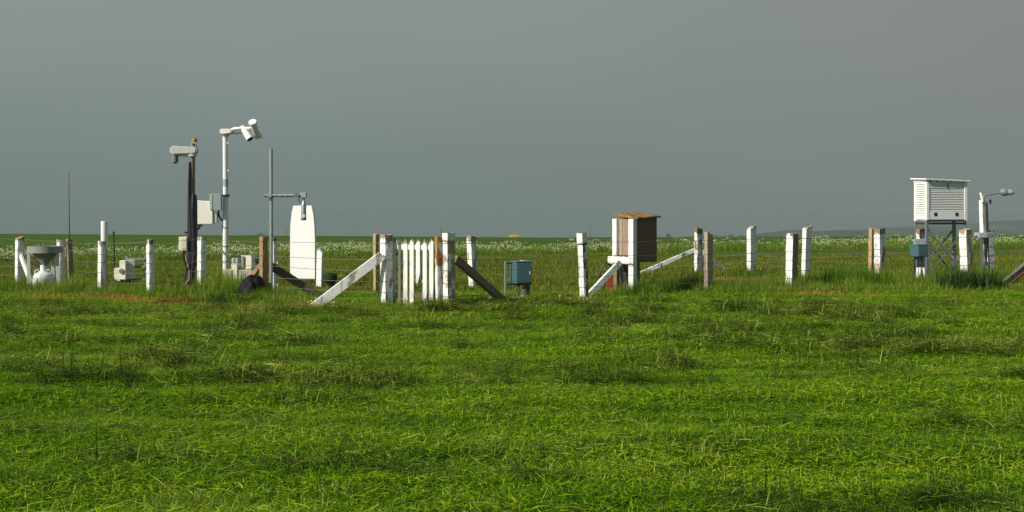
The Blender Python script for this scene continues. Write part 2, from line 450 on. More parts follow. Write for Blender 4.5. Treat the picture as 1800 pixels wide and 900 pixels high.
# ------------------------------------------------------------------ vegetation templates and scatter
def blade_set(name, n, rad, h, w, lean, mats, lay=0.0, curl=.5, seg=3, tint=(.2, .8), mound=0.0, seed=0, layh=.03):
    """n grass blades in a disc, each a bent tapering strip; a 'tint' value per blade"""
    rg = np.random.default_rng(seed)
    V, F, T = [], [], []
    for i in range(n):
        rr = rad * math.sqrt(rg.random()); an = rg.random() * 6.283
        x0, y0 = rr * math.cos(an), rr * math.sin(an)
        z0 = mound * max(0, 1 - (rr / rad) ** 2) * rg.uniform(.3, 1.0) - .01
        hh = rg.uniform(h[0], h[1]); ww = rg.uniform(w[0], w[1])
        az = rg.random() * 6.283; dirv = np.array([math.cos(az), math.sin(az), 0]); sidev = np.array([-math.sin(az), math.cos(az), 0])
        if rg.random() < lay: el = rg.uniform(-.05, .35); z0 += layh * rg.random(); cu = rg.uniform(-.5, .3) * curl
        else: el = math.pi / 2 - abs(rg.normal(0, lean)); cu = -abs(rg.normal(0, 1)) * curl
        p = np.array([x0, y0, z0]); tn = rg.uniform(*tint); b0 = len(V)
        tw = rg.normal(0, .5)
        for k in range(seg + 1):
            f = k / seg; wk = ww * (1 - f ** 1.7) * .5
            s2 = sidev * math.cos(tw) + np.array([0, 0, 1]) * math.sin(tw) * .6
            if k < seg:
                V.append(p - s2 * wk); V.append(p + s2 * wk); T += [tn, tn]
            else:
                V.append(p.copy()); T.append(tn)
            e2 = el + cu * f
            p = p + (dirv * math.cos(e2) + np.array([0, 0, 1]) * math.sin(e2)) * hh / seg
        for k in range(seg - 1): F.append((b0 + 2 * k, b0 + 2 * k + 1, b0 + 2 * k + 3, b0 + 2 * k + 2))
        F.append((b0 + 2 * seg - 2, b0 + 2 * seg - 1, b0 + 2 * seg))
    return mesh_from(name, V, F, T, mats)
def mesh_from(name, V, F, T, mats, mi=None):
    me = bpy.data.meshes.new(name); me.from_pydata([tuple(map(float, v)) for v in V], [], F); me.update()
    a = me.attributes.new('tint', 'FLOAT', 'POINT'); a.data.foreach_set('value', np.array(T, np.float32))
    for mm in mats: me.materials.append(mm)
    if mi is not None: me.polygons.foreach_set('material_index', np.array(mi, np.int32))
    return bpy.data.objects.new(name, me)

def blade_mat(name, stops, trans=.35, wscale=.5, vary=.6, rough=.55):
    m, nt, out = nodes_of(name); N = NT(nt)
    tn = N.n('ShaderNodeAttribute', attribute_name='tint').outputs['Fac']
    pos = N.n('ShaderNodeNewGeometry').outputs['Position']
    rnd = N.n('ShaderNodeObjectInfo').outputs['Random']
    a = N.noise(N.mapping(pos, (5, 5, 0), (.4, 1, .2)), wscale, 4, .6)
    b = N.noise(N.mapping(pos, (25, 1, 0), (.14, 1.7, .2)), wscale * 4.0, 5, .65)
    f = N.math('ADD', tn, N.math('MULTIPLY', N.math('SUBTRACT', rnd, .5), .22))
    f = N.math('ADD', f, N.math('MULTIPLY', N.math('SUBTRACT', a, .5), vary))
    f = N.math('ADD', f, N.math('MULTIPLY', N.math('SUBTRACT', b, .5), vary * 2.1), clamp=True)
    col = N.ramp(f, stops)
    p = N.n('ShaderNodeBsdfPrincipled', {'Base Color': col, 'Roughness': rough, 'Specular IOR Level': .12})
    tr = N.n('ShaderNodeBsdfTranslucent', {'Color': N.mul(1.0, col, (1.25, 1.3, .7))})
    ms = N.n('ShaderNodeMixShader', {0: trans, 1: p.outputs[0], 2: tr.outputs[0]})
    N.link(ms.outputs[0], out.inputs['Surface']); return m
GRASS = blade_mat('grass_blades', [(0.0, (.022, .078, .000)), (.32, (.076, .205, .000)), (.58, (.172, .345, .000)), (.82, (.315, .465, .006)), (1.0, (.47, .53, .045))], .4)
CUT = blade_mat('cut_grass_blades', [(0.0, (.010, .026, .002)), (.42, (.034, .070, .003)), (.7, (.110, .175, .010)), (.88, (.25, .335, .02)), (1.0, (.42, .44, .10))], .2)  # dark greens: wet clippings, plus shade within the heaps put into the colour
GRASS2 = blade_mat('rough_grass_blades', [(0.0, (.035, .070, .002)), (.3, (.090, .155, .004)), (.55, (.160, .215, .010)), (.78, (.26, .28, .03)), (1.0, (.36, .27, .09))], .35, .35, .9)
TALL = blade_mat('tall_grass_blades', [(0.0, (.038, .092, .004)), (.36, (.100, .200, .008)), (.66, (.200, .300, .018)), (.86, (.33, .37, .07)), (1.0, (.46, .40, .16))], .42, .8, .8)
WEED = blade_mat('dark_weed_blades', [(0.0, (.018, .045, .007)), (.5, (.042, .090, .014)), (1.0, (.11, .17, .035))], .2, .8, .3)
DEADM = blade_mat('dead_grass_blades', [(0.0, (.17, .075, .020)), (.5, (.36, .165, .045)), (1.0, (.52, .33, .11))], .25, 1.0, .4)
WHITEF = coated('white_flower_heads', (.55, .58, .34), .8, .2, 0, (.5, .5, .25), streak=False)
WHITED = coated('white_daisy_petals', (.80, .80, .76), .7, 0)

def lib(name, objs):
    c = bpy.data.collections.new(name)
    for o in objs: c.objects.link(o)
    return c
def scatter(name, pts, rot, scl, idx, coll, label, cat):
    me = bpy.data.meshes.new(name); n = len(pts)
    me.vertices.add(n); me.vertices.foreach_set('co', np.asarray(pts, np.float32).ravel())
    for nm, ty, ar in (('rot', 'FLOAT', rot), ('scl', 'FLOAT', scl), ('idx', 'INT', idx)):
        a = me.attributes.new(nm, ty, 'POINT'); a.data.foreach_set('value', np.asarray(ar, np.int32 if ty == 'INT' else np.float32))
    me.update()
    o = bpy.data.objects.new(name, me); COL.objects.link(o)
    ng = bpy.data.node_groups.new(name + '_scatter', 'GeometryNodeTree')
    ng.interface.new_socket('Geometry', in_out='INPUT', socket_type='NodeSocketGeometry')
    ng.interface.new_socket('Geometry', in_out='OUTPUT', socket_type='NodeSocketGeometry')
    gi = ng.nodes.new('NodeGroupInput'); go = ng.nodes.new('NodeGroupOutput')
    ip = ng.nodes.new('GeometryNodeInstanceOnPoints'); ci = ng.nodes.new('GeometryNodeCollectionInfo')
    ci.inputs['Collection'].default_value = coll; ci.inputs['Separate Children'].default_value = True; ci.inputs['Reset Children'].default_value = True
    def na(nm, ty):
        x = ng.nodes.new('GeometryNodeInputNamedAttribute'); x.data_type = ty; x.inputs['Name'].default_value = nm; return x.outputs['Attribute']
    cx = ng.nodes.new('ShaderNodeCombineXYZ'); ng.links.new(na('rot', 'FLOAT'), cx.inputs['Z'])
    er = ng.nodes.new('FunctionNodeEulerToRotation'); ng.links.new(cx.outputs[0], er.inputs[0])
    ng.links.new(gi.outputs[0], ip.inputs['Points']); ng.links.new(ci.outputs[0], ip.inputs['Instance'])
    ip.inputs['Pick Instance'].default_value = True
    ng.links.new(na('idx', 'INT'), ip.inputs['Instance Index']); ng.links.new(er.outputs[0], ip.inputs['Rotation'])
    ng.links.new(na('scl', 'FLOAT'), ip.inputs['Scale']); ng.links.new(ip.outputs[0], go.inputs[0])
    md = o.modifiers.new('scatter', 'NODES'); md.node_group = ng
    return tag(o, label, cat, kind='stuff')

def rand_field(y0, y1, dens, spread=.56, margin=1.5):
    A = spread * (y1 * y1 - y0 * y0) + 2 * margin * (y1 - y0)
    n = int(A * dens)
    u = RNG.random(n * 2); y = np.sqrt(y0 * y0 + u * (y1 * y1 - y0 * y0)) if y0 > 0 else y1 * np.sqrt(u)
    x = (RNG.random(n * 2) * 2 - 1) * (spread * y + margin)
    return x[:n], y[:n]

# --- short mown grass over the whole meadow
T_near = [blade_set('turf', 64, .17, (.03, .080), (.004, .0078), .85, [GRASS], .62, 1.8, 4, (.0, .98), 0, 100 + i, .045) for i in range(10)]
T_mid = [blade_set('turf', 66, .26, (.035, .085), (.0065, .011), .85, [GRASS], .55, 1.6, 3, (.0, .98), 0, 200 + i, .05) for i in range(7)]
T_far = [blade_set('turf', 70, .42, (.05, .12), (.010, .018), .6, [GRASS2], .2, .9, 2, (.0, .95), 0, 300 + i) for i in range(5)]
c_mown = lib('turf_kinds', T_near + T_mid + T_far)
order = {o.name: i for i, o in enumerate(sorted(c_mown.objects, key=lambda o: o.name))}
def pick(objs, n): return np.array([order[o.name] for o in objs])[RNG.integers(0, len(objs), n)]
PX, PI_, PS = [], [], []
for (y0, y1, dens, T) in ((3.2, 13.5, 95, T_near), (13.5, 24, 40, T_mid), (24, 47, 13, T_far)):
    x, y = rand_field(y0, y1, dens)
    dm = dead_mask(x, y); keep = RNG.random(len(x)) > dm * .93
    x, y = x[keep], y[keep]
    # mower rows: taller and shorter strips
    s_ = .35 + 1.5 * fbm(x / 3.2, y / .40, 41, 3) 
    PX.append(np.stack([x, y, g(x, y)], -1)); PI_.append(pick(T, len(x))); PS.append(s_ * RNG.uniform(.75, 1.2, len(x)))
P = np.concatenate(PX)
scatter('mown_grass', P, RNG.random(len(P)) * 6.28, np.concatenate(PS), np.concatenate(PI_), c_mown, 'short mown green grass covering the whole meadow', 'grass')

# --- cut grass lying in heaps and rows
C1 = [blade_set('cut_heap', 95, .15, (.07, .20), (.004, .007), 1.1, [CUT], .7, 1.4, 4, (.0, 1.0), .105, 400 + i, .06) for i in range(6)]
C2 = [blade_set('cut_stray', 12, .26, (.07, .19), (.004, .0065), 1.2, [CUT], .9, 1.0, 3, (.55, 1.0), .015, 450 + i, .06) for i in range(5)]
c_cut = lib('cut_kinds', C1 + C2)
order = {o.name: i for i, o in enumerate(sorted(c_cut.objects, key=lambda o: o.name))}
x, y = rand_field(4, 21, 40)
nz = fbm(x / 1.25, y / .21, 61, 3) * .80 + fbm(x / 5, y / 3, 67, 2) * .20
k1 = nz > .588 + .035 * sstep(9, 17, y)
x2, y2 = rand_field(3.4, 20, 44); rw = fbm(x2 / 2.4, y2 / .38, 63, 3); kk = RNG.random(len(x2)) < sstep(.42, .66, rw) * .9 + .07; x2, y2 = x2[kk], y2[kk]
xa, ya = x[k1], y[k1]
P = np.concatenate([np.stack([xa, ya, g(xa, ya) + .01], -1), np.stack([x2, y2, g(x2, y2) + .03], -1)])
sc_ = np.concatenate([np.clip(.5 + (nz[k1] - .59) * 6.5, .45, 1.45) * RNG.uniform(.7, 1.15, len(xa)), RNG.uniform(.5, 1.1, len(x2))])
ix = np.concatenate([pick(C1, len(xa)), pick(C2, len(x2))])
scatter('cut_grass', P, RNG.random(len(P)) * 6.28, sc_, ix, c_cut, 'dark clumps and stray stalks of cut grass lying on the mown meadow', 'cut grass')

# --- uncut tall grass along the fence
T1 = [blade_set('tall_tuft', 60, .20, (.22, .46), (.006, .011), .22, [TALL], .05, .7, 4, (.1, .85), 0, 500 + i) for i in range(5)]
T2 = [blade_set('low_tuft', 60, .24, (.10, .22), (.005, .010), .35, [TALL], .1, .8, 3, (.1, .9), 0, 550 + i) for i in range(4)]
T3 = [blade_set('weed_tuft', 120, .26, (.25, .50), (.010, .018), .35, [WEED], .05, .8, 4, (.1, .9), 0, 590 + i) for i in range(3)]
c_tall = lib('tall_kinds', T1 + T2 + T3)
order = {o.name: i for i, o in enumerate(sorted(c_tall.objects, key=lambda o: o.name))}
PX, PI_, PS = [], [], []
def strip(pa, pb, wdt, n, T, s0, s1):
    (xa, ya), (xb, yb) = pxp(*pa), pxp(*pb)
    tt = RNG.random(n); dx, dy = xb - xa, yb - ya
    x = xa + dx * tt + RNG.normal(0, .12, n); y = ya + dy * tt + RNG.normal(0, wdt, n)
    k = fbm(x * 1.2, y * 1.2, 91, 2)
    k2 = fbm(x * 1.7 + 7, y * 1.1, 97, 2); ok = k2 > .34; x, y, k = x[ok], y[ok], k[ok]; n = len(x)
    PX.append(np.stack([x, y, g(x, y)], -1)); PI_.append(pick(T, n)); PS.append(RNG.uniform(s0 * .8, s1 * 1.1, n) * (.30 + 1.35 * k))
# left end, behind and around the funnel
strip((-60, 512), (50, 514), .45, 70, T1, .5, .9); strip((50, 514), (112, 514), .2, 26, T2, .7, 1.1); strip((112, 514), (150, 514), .4, 34, T1, .5, .85); strip((-60, 519), (330, 521), .25, 130, T2, .6, 1.0)
strip((150, 514), (345, 519), .4, 110, T1, .45, .75)
strip((355, 519), (428, 523), .35, 130, T1, .9, 1.35); strip((425, 526), (500, 531), .22, 70, T1, .5, .8)
strip((345, 524), (520, 534), .3, 110, T2, .7, 1.2)
strip((600, 537), (690, 541), .3, 60, T2, .5, .9); strip((800, 540), (1010, 526), .4, 130, T2, .45, .85)
strip((1010, 524), (1140, 517), .3, 90, T2, .8, 1.3); strip((1125, 514), (1240, 508), .35, 85, T1, .55, .9)
strip((1240, 513), (1300, 513), .3, 60, T2, .8, 1.3); strip((1270, 513), (1400, 509), .35, 110, T1, .55, .9)
strip((1400, 507), (1640, 500), .55, 250, T1, .75, 1.1); strip((1640, 500), (1752, 499), .45, 150, T1, .75, 1.15); strip((1752, 500), (1900, 499), .4, 60, T1, .4, .65)
strip((1260, 515), (1900, 506), .25, 260, T2, .7, 1.25)
strip((1672, 508), (1740, 506), .22, 34, T3, .75, 1.05); strip((1600, 500), (1640, 500), .2, 10, T3, .4, .7)
# taller growth inside the enclosure
x, y = rand_field(24, 38, 1.6); k = fbm(x / 2.2, y / 1.4, 95, 3); kk = k > .52; x, y = x[kk], y[kk]
PX.append(np.stack([x, y, g(x, y)], -1)); PI_.append(pick(T2, len(x))); PS.append(RNG.uniform(.4, .95, len(x)))
# a seeding tuft close to the viewer, bottom left
x = RNG.normal(-1.92, .16, 10); y = RNG.normal(6.25, .10, 10)
PX.append(np.stack([x, y, g(x, y)], -1)); PI_.append(pick(T2, 10)); PS.append(RNG.uniform(.5, .85, 10))
x = RNG.uniform(-2.6, 2.9, 26); y = RNG.normal(6.05, .12, 26)
PX.append(np.stack([x, y, g(x, y)], -1)); PI_.append(pick(T2, 26)); PS.append(RNG.uniform(.3, .6, 26))
P = np.concatenate(PX); kk = RNG.random(len(P)) > dead_mask(P[:, 0], P[:, 1]) * 1.1; P = P[kk]
scatter('tall_grass', P, RNG.random(len(P)) * 6.28, np.concatenate(PS)[kk], np.concatenate(PI_)[kk], c_tall, 'uncut tufts of tall grass and dark weeds along the fence line', 'tall grass')

# --- dead rusty grass
D1 = [blade_set('dead_tuft', 50, .2, (.05, .14), (.005, .010), .8, [DEADM], .5, .9, 2, (.05, .95), 0, 600 + i) for i in range(4)]
c_dead = lib('dead_kinds', D1); order = {o.name: i for i, o in enumerate(sorted(c_dead.objects, key=lambda o: o.name))}
x, y = rand_field(8, 34, 48); dm = dead_mask(x, y); kk = RNG.random(len(x)) < dm * .8; x, y = x[kk], y[kk]
P = np.stack([x, y, g(x, y)], -1)
scatter('dead_grass', P, RNG.random(len(P)) * 6.28, RNG.uniform(.6, 1.15, len(P)), pick(D1, len(P)), c_dead, 'rusty brown patches of dead grass around the fence', 'dead grass')

# --- white umbel flowers in a band behind the track
def umbel_set(name, n, seed):
    rg = np.random.default_rng(seed); V, F, T, MI = [], [], [], []
    for i in range(n):
        x, y = rg.normal(0, .3, 2); h = rg.uniform(.15, .50); lx, ly = rg.normal(0, .05, 2)
        b = len(V); w = .006
        V += [np.array([x - w, y, 0]), np.array([x + w, y, 0]), np.array([x + lx + w * .6, y + ly, h]), np.array([x + lx - w * .6, y + ly, h])]
        T += [.4] * 4; F.append((b, b + 1, b + 2, b + 3)); MI.append(0)
        for j in range(rg.integers(1, 4)):
            ox, oy, oz = rg.normal(0, .05, 3); r = rg.uniform(.012, .030); b = len(V); q = 6
            c = np.array([x + lx + ox, y + ly + oy, h + oz * .5])
            for k in range(q): V.append(c + np.array([r * math.cos(k * 6.283 / q), r * math.sin(k * 6.283 / q), rg.uniform(-.008, .008)]))
            V.append(c + np.array([0, 0, .02])); V.append(c - np.array([0, 0, .03])); T += [.5] * (q + 2)
            for k in range(q):
                F.append((b + k, b + (k + 1) % q, b + q)); MI.append(1); F.append((b + (k + 1) % q, b + k, b + q + 1)); MI.append(1)
        for j in range(3):
            a = rg.random() * 6.28; l = rg.uniform(.15, .3); b = len(V); s2 = np.array([-math.sin(a), math.cos(a), 0]) * .02
            p = np.array([x, y, rg.uniform(0, h * .5)]); q2 = p + np.array([math.cos(a) * l * .6, math.sin(a) * l * .6, l * .6])
            V += [p - s2 * .4, p + s2 * .4, q2]; T += [rg.uniform(.2, .6)] * 3; F.append((b, b + 1, b + 2)); MI.append(0)
    return mesh_from(name, V, F, T, [TALL, WHITEF], MI)
U1 = [umbel_set('flower_stand', 6, 700 + i) for i in range(5)]
G1 = [blade_set('verge_tuft', 60, .45, (.2, .42), (.014, .024), .25, [TALL], 0, .7, 3, (.1, .8), 0, 720 + i) for i in range(4)]
c_fl = lib('flower_kinds', U1 + G1); order = {o.name: i for i, o in enumerate(sorted(c_fl.objects, key=lambda o: o.name))}
n = 2700
u = RNG.uniform(-36, 70, n); w = RNG.random(n)
dn = fbm(u / 4, w * 3, 81, 3)
dens = np.interp(u, [-36, -8, -2, 8, 30, 70], [.85, .85, .72, .58, .24, .2])
kk = RNG.random(n) < dens * sstep(.30, .62, dn) * 1.25
u, w = u[kk], w[kk]
off = np.interp(u, [-36, -15, 2, 20, 70], [.9, 1.3, 3.4, 6.0, 9.0]) + w * 6.0
x = TO.x + TD.x * u + TN.x * off; y = TO.y + TD.y * u + TN.y * off
sc1 = RNG.uniform(.7, 1.15, len(x))
n2 = 3400; u = RNG.uniform(-36, 70, n2); off = RNG.uniform(1.2, 9.5, n2) + np.interp(u, [-15, 20], [0, 4])
x2 = TO.x + TD.x * u + TN.x * off; y2 = TO.y + TD.y * u + TN.y * off
n3 = 900; u = RNG.uniform(-36, 70, n3); off = RNG.uniform(-3, -1.0, n3)
x3 = TO.x + TD.x * u + TN.x * off; y3 = TO.y + TD.y * u + TN.y * off
xx = np.concatenate([x, x2, x3]); yy = np.concatenate([y, y2, y3])
P = np.stack([xx, yy, g(xx, yy)], -1)
ix = np.concatenate([pick(U1, len(x)), pick(G1, n2), pick(G1, n3)])
scatter('wild_flowers', P, RNG.random(len(P)) * 6.28, np.concatenate([sc1, RNG.uniform(.5, 1.0, n2), RNG.uniform(.2, .45, n3)]), ix, c_fl, 'band of white flowering umbels and rough grass beyond the track', 'wild flowers')

# --- daisies by the gate
def daisy_set(name, n, seed):
    rg = np.random.default_rng(seed); V, F, T = [], [], []
    for i in range(n):
        x, y = rg.normal(0, .12, 2); h = rg.uniform(.07, .13); r = rg.uniform(.006, .011); b = len(V)
        for k in range(7): V.append(np.array([x + r * math.cos(k * .9), y - .01 + r * .5 * math.sin(k * .9), h + r * math.sin(k * .9)]))
        F.append(tuple(range(b, b + 7))); T += [.5] * 7
    return mesh_from(name, V, F, T, [WHITED])
DS = [daisy_set('daisies_kind', 4, 800 + i) for i in range(3)]
c_ds = lib('daisy_kinds', DS); order = {o.name: i for i, o in enumerate(sorted(c_ds.objects, key=lambda o: o.name))}
pp = []
for (px, py, k, sx) in [(590, 540, 6, .18), (900, 531, 4, .3), (945, 531, 2, .2), (1005, 529, 1, .2), (1022, 533, 1, .2)]:
    X_, Y_ = pxp(px, py)
    for j in range(k): pp.append((X_ + RNG.normal(0, sx), Y_ + RNG.normal(0, .12)))
pp = np.array(pp); P = np.stack([pp[:, 0], pp[:, 1], g(pp[:, 0], pp[:, 1])], -1)
scatter('daisies', P, RNG.random(len(P)) * 0, RNG.uniform(.8, 1.1, len(P)), pick(DS, len(P)), c_ds, 'small white daisies dotted in the short grass near the gate', 'daisies')

# ================================================================== THINGS
GP = 'weathered posts of the enclosure fence'
POST = {}
def post(key, xt, xb, top, base, wl, wr, mat, label, cap=None, slant=0.0, ang=38, chips=.4, seed=1, dip=0.0, name='fence_post'):
    """square timber post; pixels of the photograph fix its foot, height and the widths of its two visible faces"""
    A = At(depth(base)); X0, Y0 = A.X(xb), A.Y
    phi = math.atan2(xb - CX, FOC); al = R(ang) + phi
    b = A.m(wr) / max(.3, math.cos(al)); d = A.m(wl) / max(.3, math.sin(al))
    b = min(max(b, .05), .24); d = min(max(d, .05), .24)
    z0 = gz(X0, Y0); H = A.Z(top) - z0
    rg = random.Random(seed * 31 + 5)
    bm = bmesh.new(); nz = 14; sink = .22
    nx = 3
    lv = [(-sink + (H + sink) * (i / nz)) for i in range(nz + 1)]
    rings = []
    for i, z in enumerate(lv):
        ring = []
        f = max(0, z / H)
        for (sx, sy) in [(-1, -1), (-.34, -1), (.34, -1), (1, -1), (1, -.34), (1, .34), (1, 1), (.34, 1), (-.34, 1), (-1, 1), (-1, .34), (-1, -.34)]:
            corner = abs(sx) == 1 and abs(sy) == 1
            j = .0015 + (.002 if corner else 0)
            x = sx * b / 2 * (1 - (.05 if corner else 0)); y = sy * d / 2 * (1 - (.05 if corner else 0))
            if chips and corner and rg.random() < chips * .28: x *= .92; y *= .95
            zz = z
            if i == nz: zz += slant * sx * b / 2 + dip * sy * d / 2 + rg.uniform(-.012, .006) * (1 + 1.6 * chips)
            ring.append(bm.verts.new((x + rg.uniform(-j, j), y + rg.uniform(-j, j), zz)))
        rings.append(ring)
    n = len(rings[0])
    for i in range(nz):
        for k in range(n):
            bm.faces.new((rings[i][k], rings[i][(k + 1) % n], rings[i + 1][(k + 1) % n], rings[i + 1][k]))
    bm.faces.new(list(reversed(rings[0])))
    cen = bm.verts.new((0, 0, sum(v.co.z for v in rings[-1]) / n + .006))
    for k in range(n): bm.faces.new((rings[-1][k], rings[-1][(k + 1) % n], cen))
    me = bpy.data.meshes.new(name); bm.to_mesh(me); bm.free(); me.materials.append(mat)
    o = bpy.data.objects.new(name, me); COL.objects.link(o)
    lean = math.atan2(A.m(xt - xb), H)
    o.location = (X0, Y0, z0)
    o.rotation_euler = (Matrix.Rotation(lean, 3, 'Y') @ rotz(R(ang))).to_euler()
    tag(o, label, 'fence post', GP)
    Mx = Matrix.Translation(o.location) @ o.rotation_euler.to_matrix().to_4x4()
    POST[key] = (Mx, b, d, H)
    if cap:   # a thicker block left at the head of the post
        ch, ov, cm = cap
        c = MB().box((0, 0, H - ch / 2 + .012), (b + ov, d + ov, ch)).build('cap_block', cm, None, .006)
        c.parent = o
    return o

PW = painted_wood
post('A', 34.5, 34, 417, 499, 6, 11, PW('old_paint_lichen', .18, (.25, .20, .15), lichen=.16), 'white post with orange lichen on its head, farthest left of the fence', seed=1, slant=.2)
post('B', 106.5, 107, 421, 503, 5, 9, PW('old_paint_clean', .12), 'white post half hidden by the right side of the grey funnel stand', seed=2, chips=.7)
post('thin', 121.5, 124.5, 420, 503, 3, 8.5, M['wood_pale'], 'thin unpainted brown post carrying the whip aerial', seed=3, chips=.2, ang=36)
post('C', 179, 178.5, 424, 514, 5.5, 8.5, PW('old_paint_ragged', .28, (.30, .27, .22), side=.05), 'ragged white post standing in front of the tall white tube', seed=4, slant=-.25)
post('D', 264, 264.5, 421, 518, 5, 9, PW('old_paint_pale', .15), 'white post beside the three cream boxes, with a small block on its head', seed=5, chips=.3)
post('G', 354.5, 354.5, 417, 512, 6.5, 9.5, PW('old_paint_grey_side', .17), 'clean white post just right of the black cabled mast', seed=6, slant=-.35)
post('H', 463.5, 463.5, 416, 526, 6, 10, M['wood_orange'], 'brown unpainted post beside the galvanised pole', seed=7, chips=.15, name='timber_post')
post('back1', 482.5, 482.5, 418, 511, 3, 6, PW('old_paint_dull', .2, base=(.68, .69, .67)), 'dull white post right behind the galvanised pole', seed=8)
post('back2', 563, 561.5, 438, 505, 9, 3.5, PW('old_paint_fresh', .06), 'short leaning white post touching the right edge of the tall white panel', seed=9, ang=52, chips=.2)
post('back3', 661, 661, 411, 511, 4.5, 6, M['wood_yellow'], 'yellow brown unpainted post behind the left gatepost', seed=10, chips=.2, name='timber_post')
post('L', 679, 679.5, 412, 538, 9.4, 13.6, PW('gate_paint', .22, (.27, .24, .20), side=.06), 'left white gatepost with two struts and rows of wire', seed=11, chips=.3, cap=None, name='gate_post')
post('P', 772, 773, 416, 543, 4, 12, PW('rusty_paint', .46, (.33, .22, .12), lichen=.22, stain=.9, band=(.62, .86, (.30, .13, .05))), 'white hanging post blotched with rust, between the pickets and right gatepost', seed=12, chips=.8, ang=30, name='gate_post')
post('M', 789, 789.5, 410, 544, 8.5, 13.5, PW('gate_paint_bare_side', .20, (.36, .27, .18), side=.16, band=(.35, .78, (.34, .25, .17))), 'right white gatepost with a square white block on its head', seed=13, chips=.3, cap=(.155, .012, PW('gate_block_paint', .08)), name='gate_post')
post('back4', 828, 832.5, 414, 506, 8, 9.5, PW('old_paint_knots', .30, (.28, .25, .2), side=.08, left=.0), 'leaning white post behind the brown strut right of the gate', seed=14, chips=.7)
post('R1', 1022.5, 1027, 410, 525, 9, 8, PW('old_paint_cracked', .36, (.16, .12, .09), side=.10), 'cracked white post with a thick head left of the wooden hut', seed=15, chips=.9, cap=(.24, .016, PW('cap_paint', .2, (.15, .12, .1))))
post('back5', 1227.5, 1228, 401, 481, 6, 11, PW('old_paint_peeled', .52, (.20, .165, .12), ends=.45), 'badly peeled white post with a strut on either side', seed=16, chips=1.0)
post('R2', 1245.5, 1245.5, 410, 513, 6, 10, M['wood_beige'], 'bare beige post in front of the peeled braced post', seed=17, chips=.1, slant=-.3, name='timber_post')
post('back6', 1321, 1321, 399, 485, 7, 10, PW('old_paint_good', .08), 'clean upright white post alone between the bare beige post and the pair of posts', seed=18, slant=.35, chips=.2)
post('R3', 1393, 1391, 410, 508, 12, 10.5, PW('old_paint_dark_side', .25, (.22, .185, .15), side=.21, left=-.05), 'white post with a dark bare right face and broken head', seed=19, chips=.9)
post('back7', 1419, 1416.5, 399, 491, 7, 11, PW('old_paint_tall', .12), 'taller clean post of the close pair, leaning right', seed=20, slant=.3, chips=.3)
post('back8', 1532.5, 1531, 401, 494, 6, 5, M['wood_yellow'], 'yellowish timber post touching the peeling white post', seed=21, chips=.3, name='timber_post')
post('R4', 1546, 1547, 402, 497, 10.5, 11, PW('old_paint_flaked', .38, (.24, .20, .16), side=.04, ends=.4, band=(.22, .48, (.42, .12, .03))), 'flaking white post with a rust red patch near its foot', seed=22, chips=.8)
post('R5', 1618, 1617, 402, 491, 6, 10, PW('old_paint_blotched', .42, (.22, .18, .14), lichen=.12), 'peeling post behind the grey pillar under the louvred screen', seed=23, chips=.8)
post('R6', 1696.5, 1700, 403, 496, 12.5, 10.5, PW('old_paint_leaning', .24, (.42, .30, .22), side=.13, ends=.3), 'leaning white post with a bare pinkish right face beside the louvred screen', seed=24, chips=.5, slant=.15, ang=34)
post('R7', 1740.5, 1742, 404, 488, 3, 11, PW('old_paint_shaded', .10, base=(.70, .72, .71)), 'white post greyed as if in shade right behind the lamp column', seed=25, ang=28, chips=.3)  # paint base greyed to carry the shade this post stands in

def wire_run(keys, heights, label, extra0=None, extra1=None, rad=.0042):
    pts0 = POST[keys[0]][0].translation
    root = thing('wire_fencing', label, 'fence wire', (pts0.x, pts0.y, 0), 0, 'runs of wire strung between the posts')
    rg = random.Random(len(keys) * 7 + int(pts0.x * 10))
    for h in heights:
        path = []
        stops = []
        for k in keys:
            Mx, b, d, H = POST[k]; hh = min(h + rg.uniform(-.025, .025), H - .05); o = .005
            trip = [Mx @ Vector((-b / 2 - o, d / 2 - .01, hh)), Mx @ Vector((-b / 2 - o, -d / 2 - o, hh)), Mx @ Vector((b / 2 + o, -d / 2 - o, hh))]
            if len(stops) or len(keys) > 1: pass
            stops.append(trip)
        # run each way round so that strands go from the outer corner of one post to the outer corner of the next
        left_going = POST[keys[-1]][0].translation.x < POST[keys[0]][0].translation.x
        for i, trip in enumerate(stops):
            seq = list(reversed(trip)) if left_going else trip
            if path:
                p, q = path[-1], seq[0]; L = (q - p).length; sag = .006 * L * rg.uniform(.4, 1.6)
                for f in (.2, .4, .6, .8): path.append(p.lerp(q, f) - Vector((0, 0, 4 * sag * f * (1 - f))) + Vector((0, 0, rg.uniform(-.004, .004))))
            path += seq
        if extra1 is not None:
            q = Vector(extra1) + Vector((0, 0, h)); p = path[-1].copy()
            for f in (.33, .66, 1): path.append(p.lerp(q, f))
        if extra0 is not None:
            q = Vector(extra0) + Vector((0, 0, h)); p = path[0].copy(); path = [q, p.lerp(q, .5)] + path
        MB().tube(path, rad, 5).build('strand', M['wire'], root, smooth=True)
    return root
HS = [1.09, .82, .62, .42, .22]
ex = lambda px, py: (*pxp(px, py), 0)
wire_run(['L', 'H', 'G', 'D', 'C', 'B', 'A'], HS, 'five rusty wires running left from the gate past the funnel stand', extra1=ex(-110, 492))
wire_run(['M', 'R1', 'R2', 'R3', 'R4', 'R5', 'R6', 'R7'], HS, 'five rusty wires running right from the gate along the front of the hut', extra1=ex(1900, 480))
wire_run(['back4', 'back5', 'back6', 'back7', 'back8'], [1.05, .75, .45, .22], 'thin far wires joining the back posts of the enclosure', rad=.0035)

